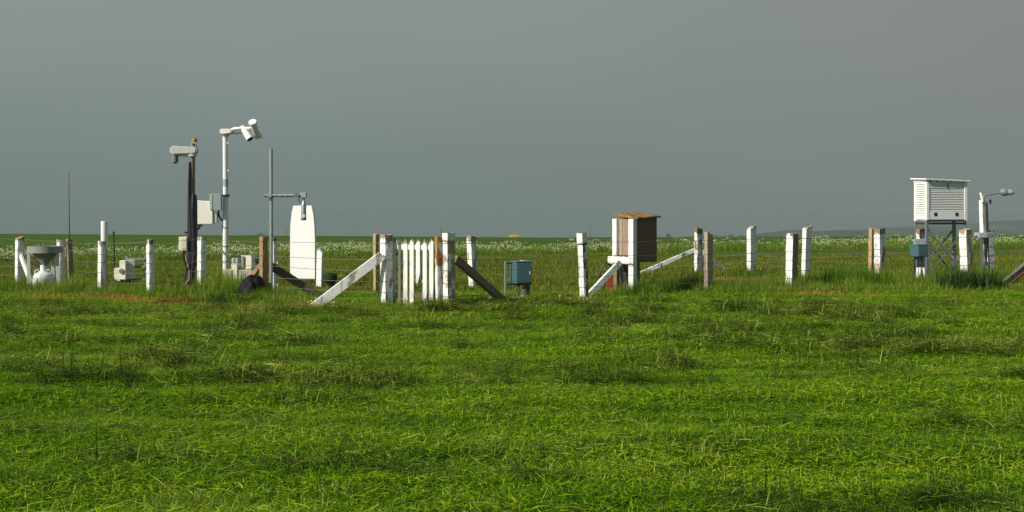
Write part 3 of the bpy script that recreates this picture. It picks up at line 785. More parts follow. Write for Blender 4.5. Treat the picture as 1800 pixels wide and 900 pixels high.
# ---- diagonal struts
def strut(label, p0, p1, w, h, mat, name='fence_strut', chips=True):
    """p = (px, py, Y); w across the view, h the other way"""
    a = At(p0[2]).P(p0[0], p0[1]); b = At(p1[2]).P(p1[0], p1[1])
    d = (b - a).normalized()
    if a.z > b.z: b = b + d * .15
    else: a = a - d * .15
    low = a if a.z < b.z else b
    o = MB().beam(a, b, w, h).build(name, mat, None, .006, origin=(low.x, low.y, low.z))
    return tag(o, label, 'strut', 'diagonal struts propping the posts')
strut('white flaking strut leaning on the leftmost post', (35, 446, 26.75), (57, 503, 26.2), .055, .12, PW('strut_paint_flaky', .34, (.25, .2, .13), ends=.1))
strut('dark brown strut crossing behind the grey funnel', (44, 449, 27.3), (106, 497, 27.4), .06, .13, M['brown_brace'])
strut('light brown strut leaning left from the brown post over the black sheeting', (457, 466, 22.25), (424, 512, 22.5), .055, .09, M['wood_orange'])
strut('dark brown strut sloping down right from the galvanised pole to the white strut', (470, 464, 22.1), (572, 527, 22.4), .07, .155, M['brown_brace'])
strut('long white strut with grey side leaning on the left gatepost', (672, 449, 20.12), (552, 540, 19.85), .085, .165, PW('strut_paint_grey', .24, (.36, .33, .28), side=.05, ends=.1))
strut('brown strut sloping down right from the right gatepost', (801, 455, 19.9), (884, 528, 21.4), .10, .135, M['brown_brace2'])
strut('white strut leaning on the front of the wooden hut', (1090, 461, 22.95), (1037, 517, 22.6), .07, .12, PW('strut_paint_worn', .30, (.42, .34, .22), ends=.1))
strut('long peeling strut sloping down left from the peeled post', (1224, 438, 31.9), (1119, 484, 31.3), .07, .11, PW('strut_paint_peeled', .44, (.16, .14, .12), ends=.1))
strut('short peeling strut sloping down right behind the bare beige post', (1231, 440, 32.0), (1281, 482, 32.2), .07, .12, PW('strut_paint_short', .40, (.25, .2, .15), ends=.1))
# the strut cut off by the right edge of the photograph
a = At(26.3).P(1771, 494); b = At(27.4).P(1842, 436)
rt = thing('fence_strut', 'thick brown strut with a rust red edge at the right edge of the photo', 'strut', (a.x, a.y, a.z), 0, 'diagonal struts propping the posts')
MB().beam(a - (b - a) * .12, b, .10, .17).build('timber', M['grey_wood'], rt, .006)
dn = Vector((0.03, -.062, -.075)); MB().beam(a - (b - a) * .02 + dn, b + dn, .03, .055).build('edge_board', M['rustedge'], rt, .004)

# ---- picket gate
gA, gB = At(20.30).P(692, 540), At(19.95).P(764, 543)
z0 = gz(-1.6, 20.1)
gate = thing('picket_gate', 'white wooden picket gate with pointed tops between two gateposts', 'gate', (gA.x, gA.y, z0))
gdir = Vector((gB.x - gA.x, gB.y - gA.y, 0)).normalized(); gM = Matrix((gdir, Vector((-gdir.y, gdir.x, 0)), Vector((0, 0, 1)))).transposed()
PK = [(693.5, 418, 538, 4.2, 'g', 0), (702.5, 424, 541, 5.5, 'd', 2), (713, 419, 541, 8.3, 'w', 1), (724, 419, 542, 8.3, 'w', 1), (735, 419, 506, 8.3, 'w', 1), (747, 419, 543, 8.3, 'w', 1), (758.5, 419, 543, 8.3, 'w', 1)]
pm = {'w': PW('picket_paint', .20, (.25, .22, .18), ends=.30), 'g': PW('picket_paint_post_shade', .25, (.25, .22, .18), base=(.6, .62, .62)), 'd': M['grey_wood']}  # grey and dark pickets: colour stands in for the left gatepost's shade
for (px, tp, bt, w, mk, pt) in PK:
    f = (px - 692) / (764 - 692); Y = 20.30 + (19.95 - 20.30) * f; A = At(Y)
    c = Vector((A.X(px), Y, 0)); hw = A.m(w) / 2; zt, zb = A.Z(tp), A.Z(bt) + .01
    ol = [(-hw, zb), (hw, zb), (hw, zt - .07), (0, zt), (-hw, zt - .07)] if pt == 1 else [(-hw, zb), (hw, zb), (hw, zt - .02), (-hw, zt)]
    if pt == 1 and bt < 520: ol = [(-hw, zb + .10), (-hw * .3, zb), (hw * .5, zb + .16), (hw, zb + .25), (hw, zt - .07), (0, zt), (-hw, zt - .07)]
    if pt == 2: ol = [(-hw, zb), (hw, zb), (hw, zt - .10), (hw * .4, zt - .02), (-hw * .2, zt - .08), (-hw, zt)]
    MB().prism(ol, .022, gM, c).build('picket', pm[mk], gate, .003)
off = gM @ Vector((0, .03, 0))
def rail(py0, py1, mat, x0=689, x1=766):
    A0 = At(20.30); A1 = At(19.95)
    p = A0.P(x0, (py0 + py1) / 2) + off; q = A1.P(x1, (py0 + py1) / 2 + 1) + off
    MB().beam(p, q, .035, A0.m(py1 - py0)).build('rail', mat, gate, .004)
rail(429, 440, PW('rail_paint', .34, (.22, .19, .16))); rail(514, 524, M['brown_brace'])
p = At(20.28).P(693, 446) + off * 2.1; q = At(19.97).P(762, 512) + off * 2.1
MB().beam(p, q, .03, .09).build('brace', PW('gate_brace_paint', .4, (.2, .18, .15)), gate, .004)

# ---- rain gauge with a big funnel over a white bottle
A = At(25.1); x0 = A.X(80); z0 = gz(x0, A.Y)
rt = thing('rain_collector', 'grey conical funnel on a three legged stand above a white bottle', 'rain gauge', (x0, A.Y, z0))
zt, zr, zc = A.Z(432.5), A.Z(444.5), A.Z(464)
r = A.m(28.3)
fb = MB().lathe([(A.m(4.5), zc - .03), (A.m(5), zc), (A.m(22), zr + .004), (A.m(22.2), zr + .02), (A.m(20.5), zr + .02), (A.m(4), zc + .02)], (x0 - A.m(1), A.Y, 0), 32)
fb.build('cone', M['funnel'], rt, smooth=True)
MB().lathe([(r - .012, zr), (r, zr), (r, zt), (r - .02, zt), (r - .03, zr + .03)], (x0, A.Y, 0), 36).build('ring', coated('grey_ring_plastic', (.25, .255, .225), .6, .35), rt, smooth=True)
for (dx, dy) in ((-.92, -.3), (.86, -.28), (.1, .9)):
    MB().box((x0 + r * dx, A.Y + r * dy, (zt + z0 - .15) / 2), (A.m(5.6), .02, zt - z0 + .13), rotz(R(10))).build('leg', M['ltgrey'], rt, .003)
bx = A.X(76.5)
bt = thing('bottle', 'white plastic bottle with two handles under the grey funnel', 'bottle', (bx, A.Y, z0))
prof = [(.0, z0 - .02), (.20, z0 - .02), (.222, z0 + .03), (.222, A.Z(490)), (.212, A.Z(484.5)), (.17, A.Z(480)), (.10, A.Z(478.5)), (.072, A.Z(476)), (.066, A.Z(466)), (.0, A.Z(465))]
MB().lathe(prof, (bx, A.Y, 0), 32).build('body', M['bottle'], bt, smooth=True)
for sx in (-1, 1):
    MB().tube([(bx + sx * .09, A.Y - .03, A.Z(478)), (bx + sx * .10, A.Y - .05, A.Z(474)), (bx + sx * .15, A.Y - .06, A.Z(474.5)), (bx + sx * .175, A.Y - .06, A.Z(478)), (bx + sx * .18, A.Y - .04, A.Z(483))], .011, 8).build('handle', M['bottle'], bt, smooth=True)

# ---- whip aerial
A = At(25.8); x0 = A.X(121.5)
rt = thing('whip_aerial', 'thin black whip aerial rising from the thin brown post', 'aerial', (x0, A.Y, A.Z(430)))
MB().tube([(x0 + .012, A.Y, A.Z(428)), (x0 + .004, A.Y, A.Z(380)), (x0 - .004, A.Y, A.Z(303))], [.010, .009, .005], 6).build('rod', M['black'], rt, smooth=True)
MB().tube([(x0 + .012, A.Y, A.Z(430)), (x0 + .012, A.Y, A.Z(420))], .017, 8).build('mount', M['darksteel'], rt, smooth=True)

# ---- white tube behind the ragged post
A = At(24.8); x0 = A.X(183.5); z0 = gz(x0, A.Y)
rt = thing('white_tube', 'tall plain white tube standing behind the ragged white post', 'tube', (x0, A.Y, z0))
MB().tube([(x0, A.Y, z0 - .15), (x0, A.Y, A.Z(440))], A.m(5.2), 24).build('shaded_lower_tube', M['bluegrey'], rt, smooth=True)  # lower part of the tube, coloured blue-grey to stand for shade on it
MB().lathe([(A.m(5.7), A.Z(439)), (A.m(5.9), A.Z(432)), (A.m(5.9), A.Z(389.5)), (A.m(5.3), A.Z(388.8)), (A.m(5.2), A.Z(392))], (x0, A.Y, 0), 28).build('tube', M['white'], rt, smooth=True)
MB().box((x0 + A.m(4.5), A.Y - .06, A.Z(454)), (.03, .03, .07)).build('red_tag', M['red'], rt, .004)

# ---- thin black rod
A = At(28); x0 = A.X(200); z0 = gz(x0, A.Y)
rt = thing('marker_rod', 'thin black rod standing beyond the cream boxes', 'rod', (x0, A.Y, z0))
MB().tube([(x0 + .02, A.Y, z0 - .1), (x0, A.Y, A.Z(411))], .017, 8).build('shaft', M['black'], rt, smooth=True)
MB().tube([(x0, A.Y, A.Z(412)), (x0, A.Y, A.Z(407))], .024, 8).build('tip', M['black'], rt, smooth=True)

# ---- cream boxes on a rail frame
def qbox(A, x0, x1, y0, y1, dep, rot=0, dy=0):
    return MB().box((A.X((x0 + x1) / 2), A.Y + dy, (A.Z(y0) + A.Z(y1)) / 2), (A.m(x1 - x0), dep, A.m(y1 - y0)), rotz(rot))
A = At(26.0); z0 = gz(A.X(230), A.Y)
rt = thing('box_rack', 'three cream boxes bolted to a dark grey rail frame beside a white post', 'box rack', (A.X(230), A.Y, z0))
MB().box((A.X(254), A.Y + .12, (A.Z(450) + z0 - .1) / 2), (A.m(6), .05, A.Z(450) - z0 + .1)).build('upright', M['greysteel'], rt, .004)
MB().box((A.X(219.5), A.Y + .12, (A.Z(450) + z0 - .1) / 2), (A.m(5), .05, A.Z(450) - z0 + .1)).build('upright', M['greysteel'], rt, .004)
for yy in (455.5, 469.5, 491.5):
    MB().box((A.X(236), A.Y + .075, A.Z(yy)), (A.m(37), .04, A.m(4.2))).build('rail', M['greysteel'], rt, .004)
b = qbox(A, 202, 214.5, 471, 494, .14, R(-12), .02).build('small_box', M['cream'], rt, .006)
b = qbox(A, 214, 227, 457.5, 491, .16, R(-18), -.06).build('tall_box', M['cream'], rt, .008)
MB().lathe([(.0, 0), (.055, 0), (.06, .02), (.05, .03), (0, .032)], (A.X(218), A.Y - .15, A.Z(476)), 16, Matrix.Rotation(R(90), 3, 'X') @ Matrix.Identity(3)).build('dial', M['greysteel'], b, smooth=True)
b = qbox(A, 222.5, 236.5, 457, 490, .14, R(20), .0).build('lidded_box', M['cream'], rt, .008)
c = Vector((A.X(226), A.Y - .075, (A.Z(458) + A.Z(485)) / 2))
MB().box(c, (A.m(7), .02, A.m(24)), rotz(R(20))).build('lid', M['creamdark'], b, .004)
MB().tube([(A.X(226), A.Y + .05, A.Z(491)), (A.X(227), A.Y + .05, z0 - .05)], .035, 8).build('cable', M['black'], rt, smooth=True)
MB().tube([(A.X(215), A.Y + .05, A.Z(493)), (A.X(217), A.Y + .05, z0 - .05)], .02, 8).build('cable', M['black'], rt, smooth=True)

# ---- dark mast with a downward looking sensor
A = At(25.6); x0 = A.X(338.5); z0 = gz(x0, A.Y); Y = A.Y
rt = thing('sensor_mast', 'dark brown mast wrapped in black cables with a grey sensor arm', 'sensor mast', (x0, Y, z0))
MB().tube([(x0, Y, z0 - .15), (x0 - .01, Y, A.Z(345)), (x0, Y, A.Z(270))], [.075, .064, .058], 18).build('pole', M['brownpole'], rt, smooth=True)
for k, (o0, o1, o2, rr, ft) in enumerate([(-4.6, -5.4, -6, .022, 325), (-4.2, -2.4, -3.5, .024, 334), (1.5, -1, 2, .036, 341), (3.5, 2.5, 4.5, .030, 337), (-1.5, -3.5, 0, .038, 330)]):
    dy = -.075 - .02 * (k % 2)
    pts = [(A.X(338 + o0 * .8), Y + dy * .6, A.Z(285 if k in (0, 1) else 340)), (A.X(338 + o0), Y + dy, A.Z(330 if k in (0, 1) else 356)), (A.X(338 + o1), Y + dy, A.Z(375)), (A.X(339 + o2 * .6), Y + dy, A.Z(410)),
           (A.X(339 + o2), Y + dy, A.Z(448)), (A.X((338 + o2 + ft) / 2), Y + dy, A.Z(478)), (A.X(ft), Y + dy - .03, z0 - .05)]
    MB().tube(pts, rr, 8).build('cable', M['black'], rt, smooth=True)
MB().tube([(A.X(338.5), Y, A.Z(342)), (A.X(338.5), Y, A.Z(352)), (A.X(338.2), Y, A.Z(400)), (A.X(339), Y, A.Z(440)), (A.X(340), Y, A.Z(468))], [.085, .105, .112, .118, .08], 14).build('cable_wrap', M['black'], rt, smooth=True)
def stadium(A, xa, ya, ra, xb, yb, rb, n=10):
    xa_, za, xb_, zb = A.X(xa), A.Z(ya), A.X(xb), A.Z(yb); ra, rb = A.m(ra), A.m(rb)
    o = [(xa_ + ra * math.cos(R(90 + 180 * k / n)), za + ra * math.sin(R(90 + 180 * k / n))) for k in range(n + 1)]
    o += [(xb_ + rb * math.cos(R(-90 + 180 * k / n)), zb + rb * math.sin(R(-90 + 180 * k / n))) for k in range(n + 1)]
    return o
arm = MB().prism(stadium(A, 308, 264.5, 7.8, 342, 264.8, 6.2), .15, None, (0, Y - .02, 0)).build('sensor_arm', M['ltgrey'], rt, .008)
MB().prism(stadium(A, 309, 264.5, 6.0, 341, 264.8, 4.6), .012, None, (0, Y - .103, 0)).build('cover_plate', M['ltgrey'], arm, .002)
MB().beam(A.P(312, 273.5), A.P(334, 274), .05, .04).build('lower_bar', M['cream'], rt, .004)
MB().tube([A.P(338.5, 275), A.P(338.5, 268)], .10, 16).build('collar', M['ltgrey'], rt, smooth=True)
b = MB().tube([A.P(307.5, 262), A.P(308, 285)], [A.m(5.4), A.m(5.6)], 18).build('sensor_barrel', M['funnel'], rt, smooth=True)
MB().tube([A.P(308, 284.8), A.P(308, 287.5)], A.m(3.2), 14).build('lens', M['black'], b, smooth=True)
b = MB().box(A.P(342, 254), (A.m(10), .12, A.m(8.5))).build('beacon', M['glass'], rt, .01)
MB().box(A.P(342, 254.5), (A.m(5), .135, A.m(4))).build('window', M['black'], b, .004)
MB().lathe([(A.m(4.8), A.Z(249.6)), (A.m(4.9), A.Z(247)), (A.m(4.2), A.Z(244)), (A.m(2.0), A.Z(242.4))], (A.X(342), Y, 0), 16).build('orange_cap', M['orange'], b, smooth=True)
b = qbox(A, 317.5, 333, 416, 440.5, .16, R(-8), -.06).build('junction_box', M['cream'], rt, .008)
MB().box((A.X(327), Y - .155, A.Z(428)), (A.m(9.5), .02, A.m(19)), rotz(R(-8))).build('lid', M['creamdark'], b, .004)
MB().tube([A.P(324, 440, -.06), A.P(324.5, 455, -.06), A.P(329, 472, -.06), A.P(332, 490, -.1), (A.X(331), Y - .12, z0 - .05)], .026, 8).build('cable', M['black'], rt, smooth=True)
MB().tube([A.P(327.5, 440, -.04), A.P(328, 452, -.06), A.P(335, 474, -.1), A.P(336, 490, -.14), (A.X(326), Y - .2, z0 + .0)], .018, 8).build('cable', M['wood_orange'], rt, smooth=True)

# ---- white mast with a forked sensor head and cabinets
A = At(26.7); x0 = A.X(396.5); z0 = gz(x0, A.Y); Y = A.Y
rt = thing('weather_mast', 'tall white mast with two slanted sensor barrels at its top', 'weather mast', (x0, Y, z0))
MB().tube([(x0, Y, z0 - .15), (x0, Y, A.Z(344))], A.m(4.9), 20).build('lower_pole', M['white'], rt, smooth=True)
up = MB().tube([(x0, Y, A.Z(345)), (x0 - .01, Y, A.Z(233))], A.m(4.3), 20).build('upper_pole', M['white'], rt, smooth=True)
MB().tube([(x0, Y, A.Z(328)), (x0, Y, A.Z(315))], A.m(4.5), 20).build('grey_band', M['bluegrey'], up, smooth=True)
for (dx, yy) in ((5.2, 252), (5.4, 300)): MB().lathe([(0, -.02), (.022, -.015), (.026, 0), (.022, .015), (0, .02)], (A.X(396.5 + dx), Y - .02, A.Z(yy)), 10).build('bolt', M['white'], up, smooth=True)
MB().tube([(x0 + .01, Y, A.Z(345.5)), (x0 + .01, Y, A.Z(342))], A.m(6.4), 20).build('collar', M['darksteel'], rt, smooth=True)
for yy in (400.5, 433.5, 460): MB().tube([(x0, Y, A.Z(yy + .7)), (x0, Y, A.Z(yy - .7))], A.m(5.15), 18).build('strap', M['black'], rt, smooth=True)
MB().tube([A.P(391.5, 395, .02), A.P(392, 440, .05), A.P(392, 497, .05)], .022, 8).build('cable', M['black'], rt, smooth=True)
MB().lathe([(A.m(4.3), A.Z(242)), (A.m(5.5), A.Z(238)), (A.m(8.5), A.Z(236)), (A.m(8.5), A.Z(234.5))], (x0, Y, 0), 20).build('neck', M['ltgrey'], rt, smooth=True)
hd = MB().prism(stadium(A, 392, 231.5, 4.8, 405, 231.2, 4.6), .17, None, (0, Y, 0)).build('sensor_head', M['cream'], rt, .012)
MB().prism(stadium(A, 392.5, 231.5, 3.4, 404, 231.2, 3.2), .012, None, (0, Y - .09, 0)).build('cover', M['white'], hd, .002)
MB().tube([A.P(405, 230.5, -.03), A.P(412, 227, -.04), A.P(424, 226, -.05), A.P(441, 226.5, -.08)], .042, 10).build('upper_arm', M['white'], rt, smooth=True)
MB().tube([A.P(405, 233, .05), A.P(414, 234, .06), A.P(426, 232, .06)], .030, 10).build('lower_arm', M['white'], rt, smooth=True)
def barrel(p, q, ra, rb, cap_r):
    p = Vector(p); q = Vector(q); u = (q - p).normalized()
    b = MB().tube([p - u * .02, p, q], [cap_r * .8, ra, rb], 20).build('sensor_barrel', M['white'], rt, smooth=True)
    MB().tube([q - u * .005, q + u * .012], rb * .82, 18).build('aperture', M['black'], b, smooth=True)
    MB().tube([p - u * .03, p + u * .03], [cap_r * .96, cap_r], 20).build('end_cap', M['whiteboard'], b, smooth=True)
barrel(A.P(427, 224.5, -.02), A.P(441.5, 245, -.10), A.m(4.9), A.m(6.7), A.m(5.2))
barrel(A.P(448.3, 217, -.24), A.P(451.3, 240, .10), A.m(5.4), A.m(5.8), A.m(7.2))
MB().tube([A.P(441, 226, -.08), A.P(449, 224, -.1)], .03, 8).build('barrel_arm', M['white'], rt, smooth=True)
MB().prism([(A.X(449), A.Z(241)), (A.X(460), A.Z(243)), (A.X(459), A.Z(239)), (A.X(455), A.Z(231))], .10, None, (0, Y + .1, 0)).build('hood', M['white'], rt, .006)
cb = MB().prism([(A.X(343.5), A.Z(394.5)), (A.X(377.5), A.Z(394)), (A.X(377.5), A.Z(354)), (A.X(343.5), A.Z(352))], .16, None, (0, Y - .10, 0)).build('cabinet', M['cream'], rt, .012)
cb.data.materials.clear(); cb.data.materials.append(coated('cream_enamel', (.80, .79, .68), .5, .12, dirtc=(.4, .36, .2)))
for yy in (363, 387):
    MB().tube([A.P(345.5, yy, -.175), A.P(345.5, yy, -.188)], .018, 8).build('bolt', M['darksteel'], cb, smooth=True)
MB().box(A.P(380.5, 383, -.08), (A.m(7), .13, A.m(17))).build('side_plate', M['creamdark'], rt, .006)
b = qbox(A, 374, 392.5, 341, 370, .16, R(6), -.17).build('junction_box', M['bluegrey'], rt, .008)
MB().box((A.X(376.2), Y - .26, A.Z(355)), (A.m(4.4), .02, A.m(27)), rotz(R(6))).build('edge_strip', M['ltgrey'], b, .003)
MB().tube([A.P(386, 370, -.12), A.P(387, 380, -.1), A.P(390, 386, -.06), A.P(394, 389, -.03)], .022, 8).build('cable', M['black'], rt, smooth=True)
MB().tube([A.P(353, 394, -.1), A.P(353, 400, -.12), A.P(350, 406, -.3), A.P(345, 408, -.9)], .026, 8).build('cable', M['black'], rt, smooth=True)
MB().box(A.P(353, 396, -.1), (A.m(8), .1, A.m(4))).build('gland', M['darksteel'], rt, .004)

# ---- second rack of cream boxes
A = At(25.7); z0 = gz(A.X(420), A.Y); Y = A.Y
rt = thing('box_rack', 'stained cream boxes on a steel rail at the foot of the white mast', 'box rack', (A.X(420), Y, z0))
for xx in (409, 450): MB().box((A.X(xx), Y + .14, (A.Z(453) + z0 - .1) / 2), (A.m(5), .05, A.Z(453) - z0 + .1)).build('upright', M['greysteel'], rt, .004)
for yy in (458, 478): MB().box((A.X(431), Y + .09, A.Z(yy)), (A.m(54), .045, A.m(4.6))).build('rail', M['greysteel'], rt, .004)
for xx in (411.5, 417.5): MB().lathe([(.045, A.Z(462)), (.05, A.Z(460)), (.05, A.Z(455)), (.045, A.Z(453.5))], (A.X(xx), Y - .01, 0), 12).build('gland', M['bluegrey'], rt, smooth=True)
qbox(A, 394, 409.5, 473, 497.5, .16, R(10), -.08).build('stained_box', M['creamstain'], rt, .008)
qbox(A, 409.5, 421.5, 463, 498, .15, R(-14), -.06).build('tall_box', M['creamstain'], rt, .008)
qbox(A, 421, 445, 474, 496, .18, R(8), -.02).build('wide_box', M['creamstain'], rt, .01)
b = qbox(A, 425.5, 446.5, 448.5, 473, .17, R(-20), .0).build('lidded_box', M['cream'], rt, .008)
MB().box((A.X(441), Y - .10, A.Z(460.5)), (A.m(8.5), .02, A.m(19)), rotz(R(-20))).build('lid', M['creamdark'], b, .004)
MB().box((A.X(428), Y - .085, A.Z(460.5)), (A.m(6), .02, A.m(21)), rotz(R(-20))).build('side_panel', M['greysteel'], b, .004)

# ---- heap of black plastic sheeting
A = At(21.7); z0 = gz(A.X(442), A.Y)
bm = bmesh.new(); bmesh.ops.create_icosphere(bm, subdivisions=5, radius=1.0)
for v in bm.verts:
    c = v.co.copy(); n1 = fbm(np.array([c.x * 2.2 + c.z * 1.3 + 9]), np.array([c.y * 2.2 + c.z * 2.0 + 4]), 5, 4)[0] - .5
    n2 = abs(math.sin(c.x * 5 + c.z * 3.1 + 3 * n1)) * .05
    k = 1 + .42 * n1 + n2
    v.co = Vector((c.x * .245 * k * (1.15 if c.z < .2 else 1.0) + .05 * c.z, c.y * .26 * k, max(-.1, c.z * .34 * k + .13)))
me = bpy.data.meshes.new('plastic_sheeting'); bm.to_mesh(me); bm.free(); me.materials.append(M['blackbag'])
for p in me.polygons: p.use_smooth = True
o = bpy.data.objects.new('plastic_sheeting', me); COL.objects.link(o); o.location = (A.X(443), A.Y, z0)
tag(o, 'rounded heap of black plastic sheeting at the foot of the brown post', 'plastic sheet')

# ---- galvanised pole with an arm and hanging sensor
A = At(21.9); x0 = A.X(476.5); Y = A.Y; z0 = gz(x0, Y)
rt = thing('steel_pole', 'slim galvanised steel pole with a horizontal arm and hanging sensor', 'pole', (x0, Y, z0))
MB().tube([(x0, Y, z0 - .15), (x0 + .005, Y, A.Z(400)), (x0, Y, A.Z(262))], A.m(3.1), 16).build('pole', M['galv'], rt, smooth=True)
ya = Y - .07
arm = MB().tube([(A.X(466), ya, A.Z(343.7)), (A.X(529), ya, A.Z(343.7))], A.m(3.0), 14).build('arm', M['galv'], rt, smooth=True)
for xx in (467.5, 486, 496, 506): MB().tube([(A.X(xx) - .012, ya, A.Z(343.7)), (A.X(xx) + .012, ya, A.Z(343.7))], A.m(3.5), 14).build('coupling', M['galv'], arm, smooth=True)
b = MB().tube([(x0, Y, A.Z(349)), (x0, Y, A.Z(339))], A.m(4.2), 14).build('clamp', M['galv'], rt, smooth=True)
MB().tube([(x0, Y, A.Z(343.7)), (x0, ya - .05, A.Z(343.7))], A.m(3.6), 12).build('boss', M['galv'], b, smooth=True)
for yy in (393, 411, 484): MB().tube([(x0, Y, A.Z(yy + 1)), (x0, Y, A.Z(yy - 1))], A.m(3.6), 14).build('strap', M['galv'], rt, smooth=True)
b = MB().tube([(A.X(521), ya + .03, A.Z(343.2)), (A.X(523.5), ya - .09, A.Z(343.5))], A.m(4.3), 16).build('tee', M['galv'], arm, smooth=True)
MB().box((A.X(534.5), ya, A.Z(343.3)), (A.m(11), .10, A.m(8.5))).build('end_block', M['bluegrey'], arm, .006)
sn = MB().lathe([(.0, A.Z(386.5)), (A.m(4.2), A.Z(386.5)), (A.m(4.4), A.Z(384)), (A.m(4.4), A.Z(362)), (A.m(3.6), A.Z(357)), (A.m(2.2), A.Z(355)), (A.m(2.2), A.Z(347)), (0, A.Z(347))], (A.X(535), ya, 0), 20).build('sensor', M['galv'], rt, smooth=True)
MB().lathe([(A.m(4.6), A.Z(387.2)), (A.m(4.7), A.Z(386)), (A.m(4.7), A.Z(384.6)), (A.m(4.4), A.Z(384))], (A.X(535), ya, 0), 20).build('dark_rim', M['darksteel'], sn, smooth=True)
MB().box((A.X(536), ya - .05, A.Z(379.5)), (A.m(3.5), .01, A.m(4.5))).build('label_plate', M['whiteboard'], sn)
MB().tube([(A.X(527), ya, A.Z(347)), (A.X(527), ya - .02, A.Z(353)), (A.X(529), ya - .02, A.Z(356.5)), (A.X(532), ya, A.Z(356.5))], .008, 6).build('cable', M['black'], rt, smooth=True)
# pale clips on the pole's back
for yy in (462, 501): MB().box((A.X(485.5), Y + .05, A.Z(yy)), (A.m(4), .04, A.m(5))).build('clip', M['white'], rt, .004)

# ---- tall white panel
A = At(26.3); Y = A.Y; z0 = gz(A.X(540), Y)
pM = rotz(R(-17)); oc = Vector((A.X(532.5), Y, 0)); kx = 1 / math.cos(R(17))
ol = [(509.5, 480), (509.5, 420), (510.2, 395), (512.5, 374), (515.5, 361.5), (550, 361.5), (553.5, 378), (555.5, 400), (556.3, 430), (556.3, 490), (522.5, 490)]
ol = [((A.X(x) - oc.x) * kx, A.Z(y)) for x, y in ol]
rt = thing('upright_board', 'tall white panel with tapered head and a cut lower corner', 'panel', (oc.x, Y, z0))
MB().prism(ol, .07, pM, oc).build('board', M['whiteboard'], rt, .008)
MB().beam(oc + pM @ Vector((A.m(25.3), .0, A.Z(490))), oc + pM @ Vector((A.m(25.3), .0, A.Z(372))), .012, .03).build('edge_strip', M['greysteel'], rt)
MB().box(oc + pM @ Vector((A.m(13), -.02, A.Z(492))), (A.m(9), .05, A.m(5)), pM).build('latch', M['darksteel'], rt, .003)
MB().box(oc + pM @ Vector((A.m(22), .08, A.Z(452))), (A.m(12), .12, A.m(6)), pM).build('bracket', M['greysteel'], rt, .003)
MB().box(oc + pM @ Vector((A.m(22), .08, A.Z(484))), (A.m(12), .12, A.m(5)), pM).build('bracket', M['greysteel'], rt, .003)
MB().tube([(A.X(554), Y + .1, A.Z(486)), (A.X(556), Y + .05, A.Z(494)), (A.X(556), Y + .05, z0 - .05)], .015, 8).build('cable', M['black'], rt, smooth=True)

# ---- dark green round gauge
A = At(25.6); x0 = A.X(581); Y = A.Y; z0 = gz(x0, Y)
rt = thing('round_gauge', 'dark green round drum on a narrow black foot behind the white strut', 'gauge', (x0, Y, z0))
MB().lathe([(A.m(11.8), A.Z(492)), (A.m(12.3), A.Z(490)), (A.m(12.3), A.Z(481.5)), (A.m(11.2), A.Z(480.6)), (A.m(10.8), A.Z(484))], (x0, Y, 0), 28).build('drum', M['greenpot'], rt, smooth=True)
MB().lathe([(A.m(5.5), z0 - .1), (A.m(6.5), A.Z(500)), (A.m(11.5), A.Z(492.2))], (x0, Y, 0), 24).build('foot', M['black'], rt, smooth=True)

# ---- teal cabinet
A = At(22.1); Y = A.Y; z0 = gz(A.X(915), Y)
rt = thing('teal_cabinet', 'teal metal cabinet on a steel frame right of the gate', 'cabinet', (A.X(915), Y, z0))
an = R(19); bM = rotz(an); w, dpt = A.m(28) / math.cos(an), A.m(10.5) / math.sin(an)
cc_ = Vector((A.X(907), Y - .16, 0)) + bM @ Vector((w / 2, dpt / 2, 0))
zt, zb = A.Z(460), A.Z(498.5)
cb = MB().box((cc_.x, cc_.y, (zt + zb) / 2), (w, dpt, zt - zb), bM).build('body', M['teal'], rt, .012)
fx = cc_ + bM @ Vector((0, -dpt / 2 - .006, (zt + zb) / 2)); MB().box(fx, (w * .9, .012, (zt - zb) * .88), bM).build('door', M['teal'], cb, .004)
MB().box(cc_ + bM @ Vector((w * .36, -dpt / 2 - .018, (zt + zb) / 2)), (.022, .014, .06), bM).build('latch', M['ltgrey'], cb, .003)
MB().box(cc_ + bM @ Vector((0, 0, zt + .006)), (w + .02, dpt + .02, .014), bM).build('lid', M['teal2'], cb, .004)
MB().box(cc_ + bM @ Vector((w * .1, 0, zt + .02)), (w * .2, .06, .02), bM).build('hinge', M['ltgrey'], cb, .003)
ux = A.X(888.5); uy = Y + .02
MB().box((ux, uy, (A.Z(459.5) + z0 - .12) / 2), (A.m(3.6), .045, A.Z(459.5) - z0 + .12), bM).build('upright', M['galv'], rt, .003)
for yy in (463, 500): MB().beam((ux, uy, A.Z(yy)), (A.X(934), uy + .18, A.Z(yy)), .04, .035).build('rail', M['darksteel'], rt, .003)
for xx in (911.5, 927): MB().box((A.X(xx), Y + .1, (A.Z(500) + z0 - .1) / 2), (A.m(3.6 if xx < 920 else 8), .05, A.Z(500) - z0 + .1), bM).build('leg', M['darksteel'], rt, .003)
MB().box((A.X(922), Y - .02, (A.Z(502) + z0 - .1) / 2), (A.m(6), .06, A.Z(502) - z0 + .1), bM).build('timber_foot', M['grey_wood'], rt, .004)
MB().tube([A.P(913, 500, 0), A.P(912, 512, -.03), (A.X(907), Y - .05, z0 - .03)], .012, 6).build('cable', M['black'], rt, smooth=True)

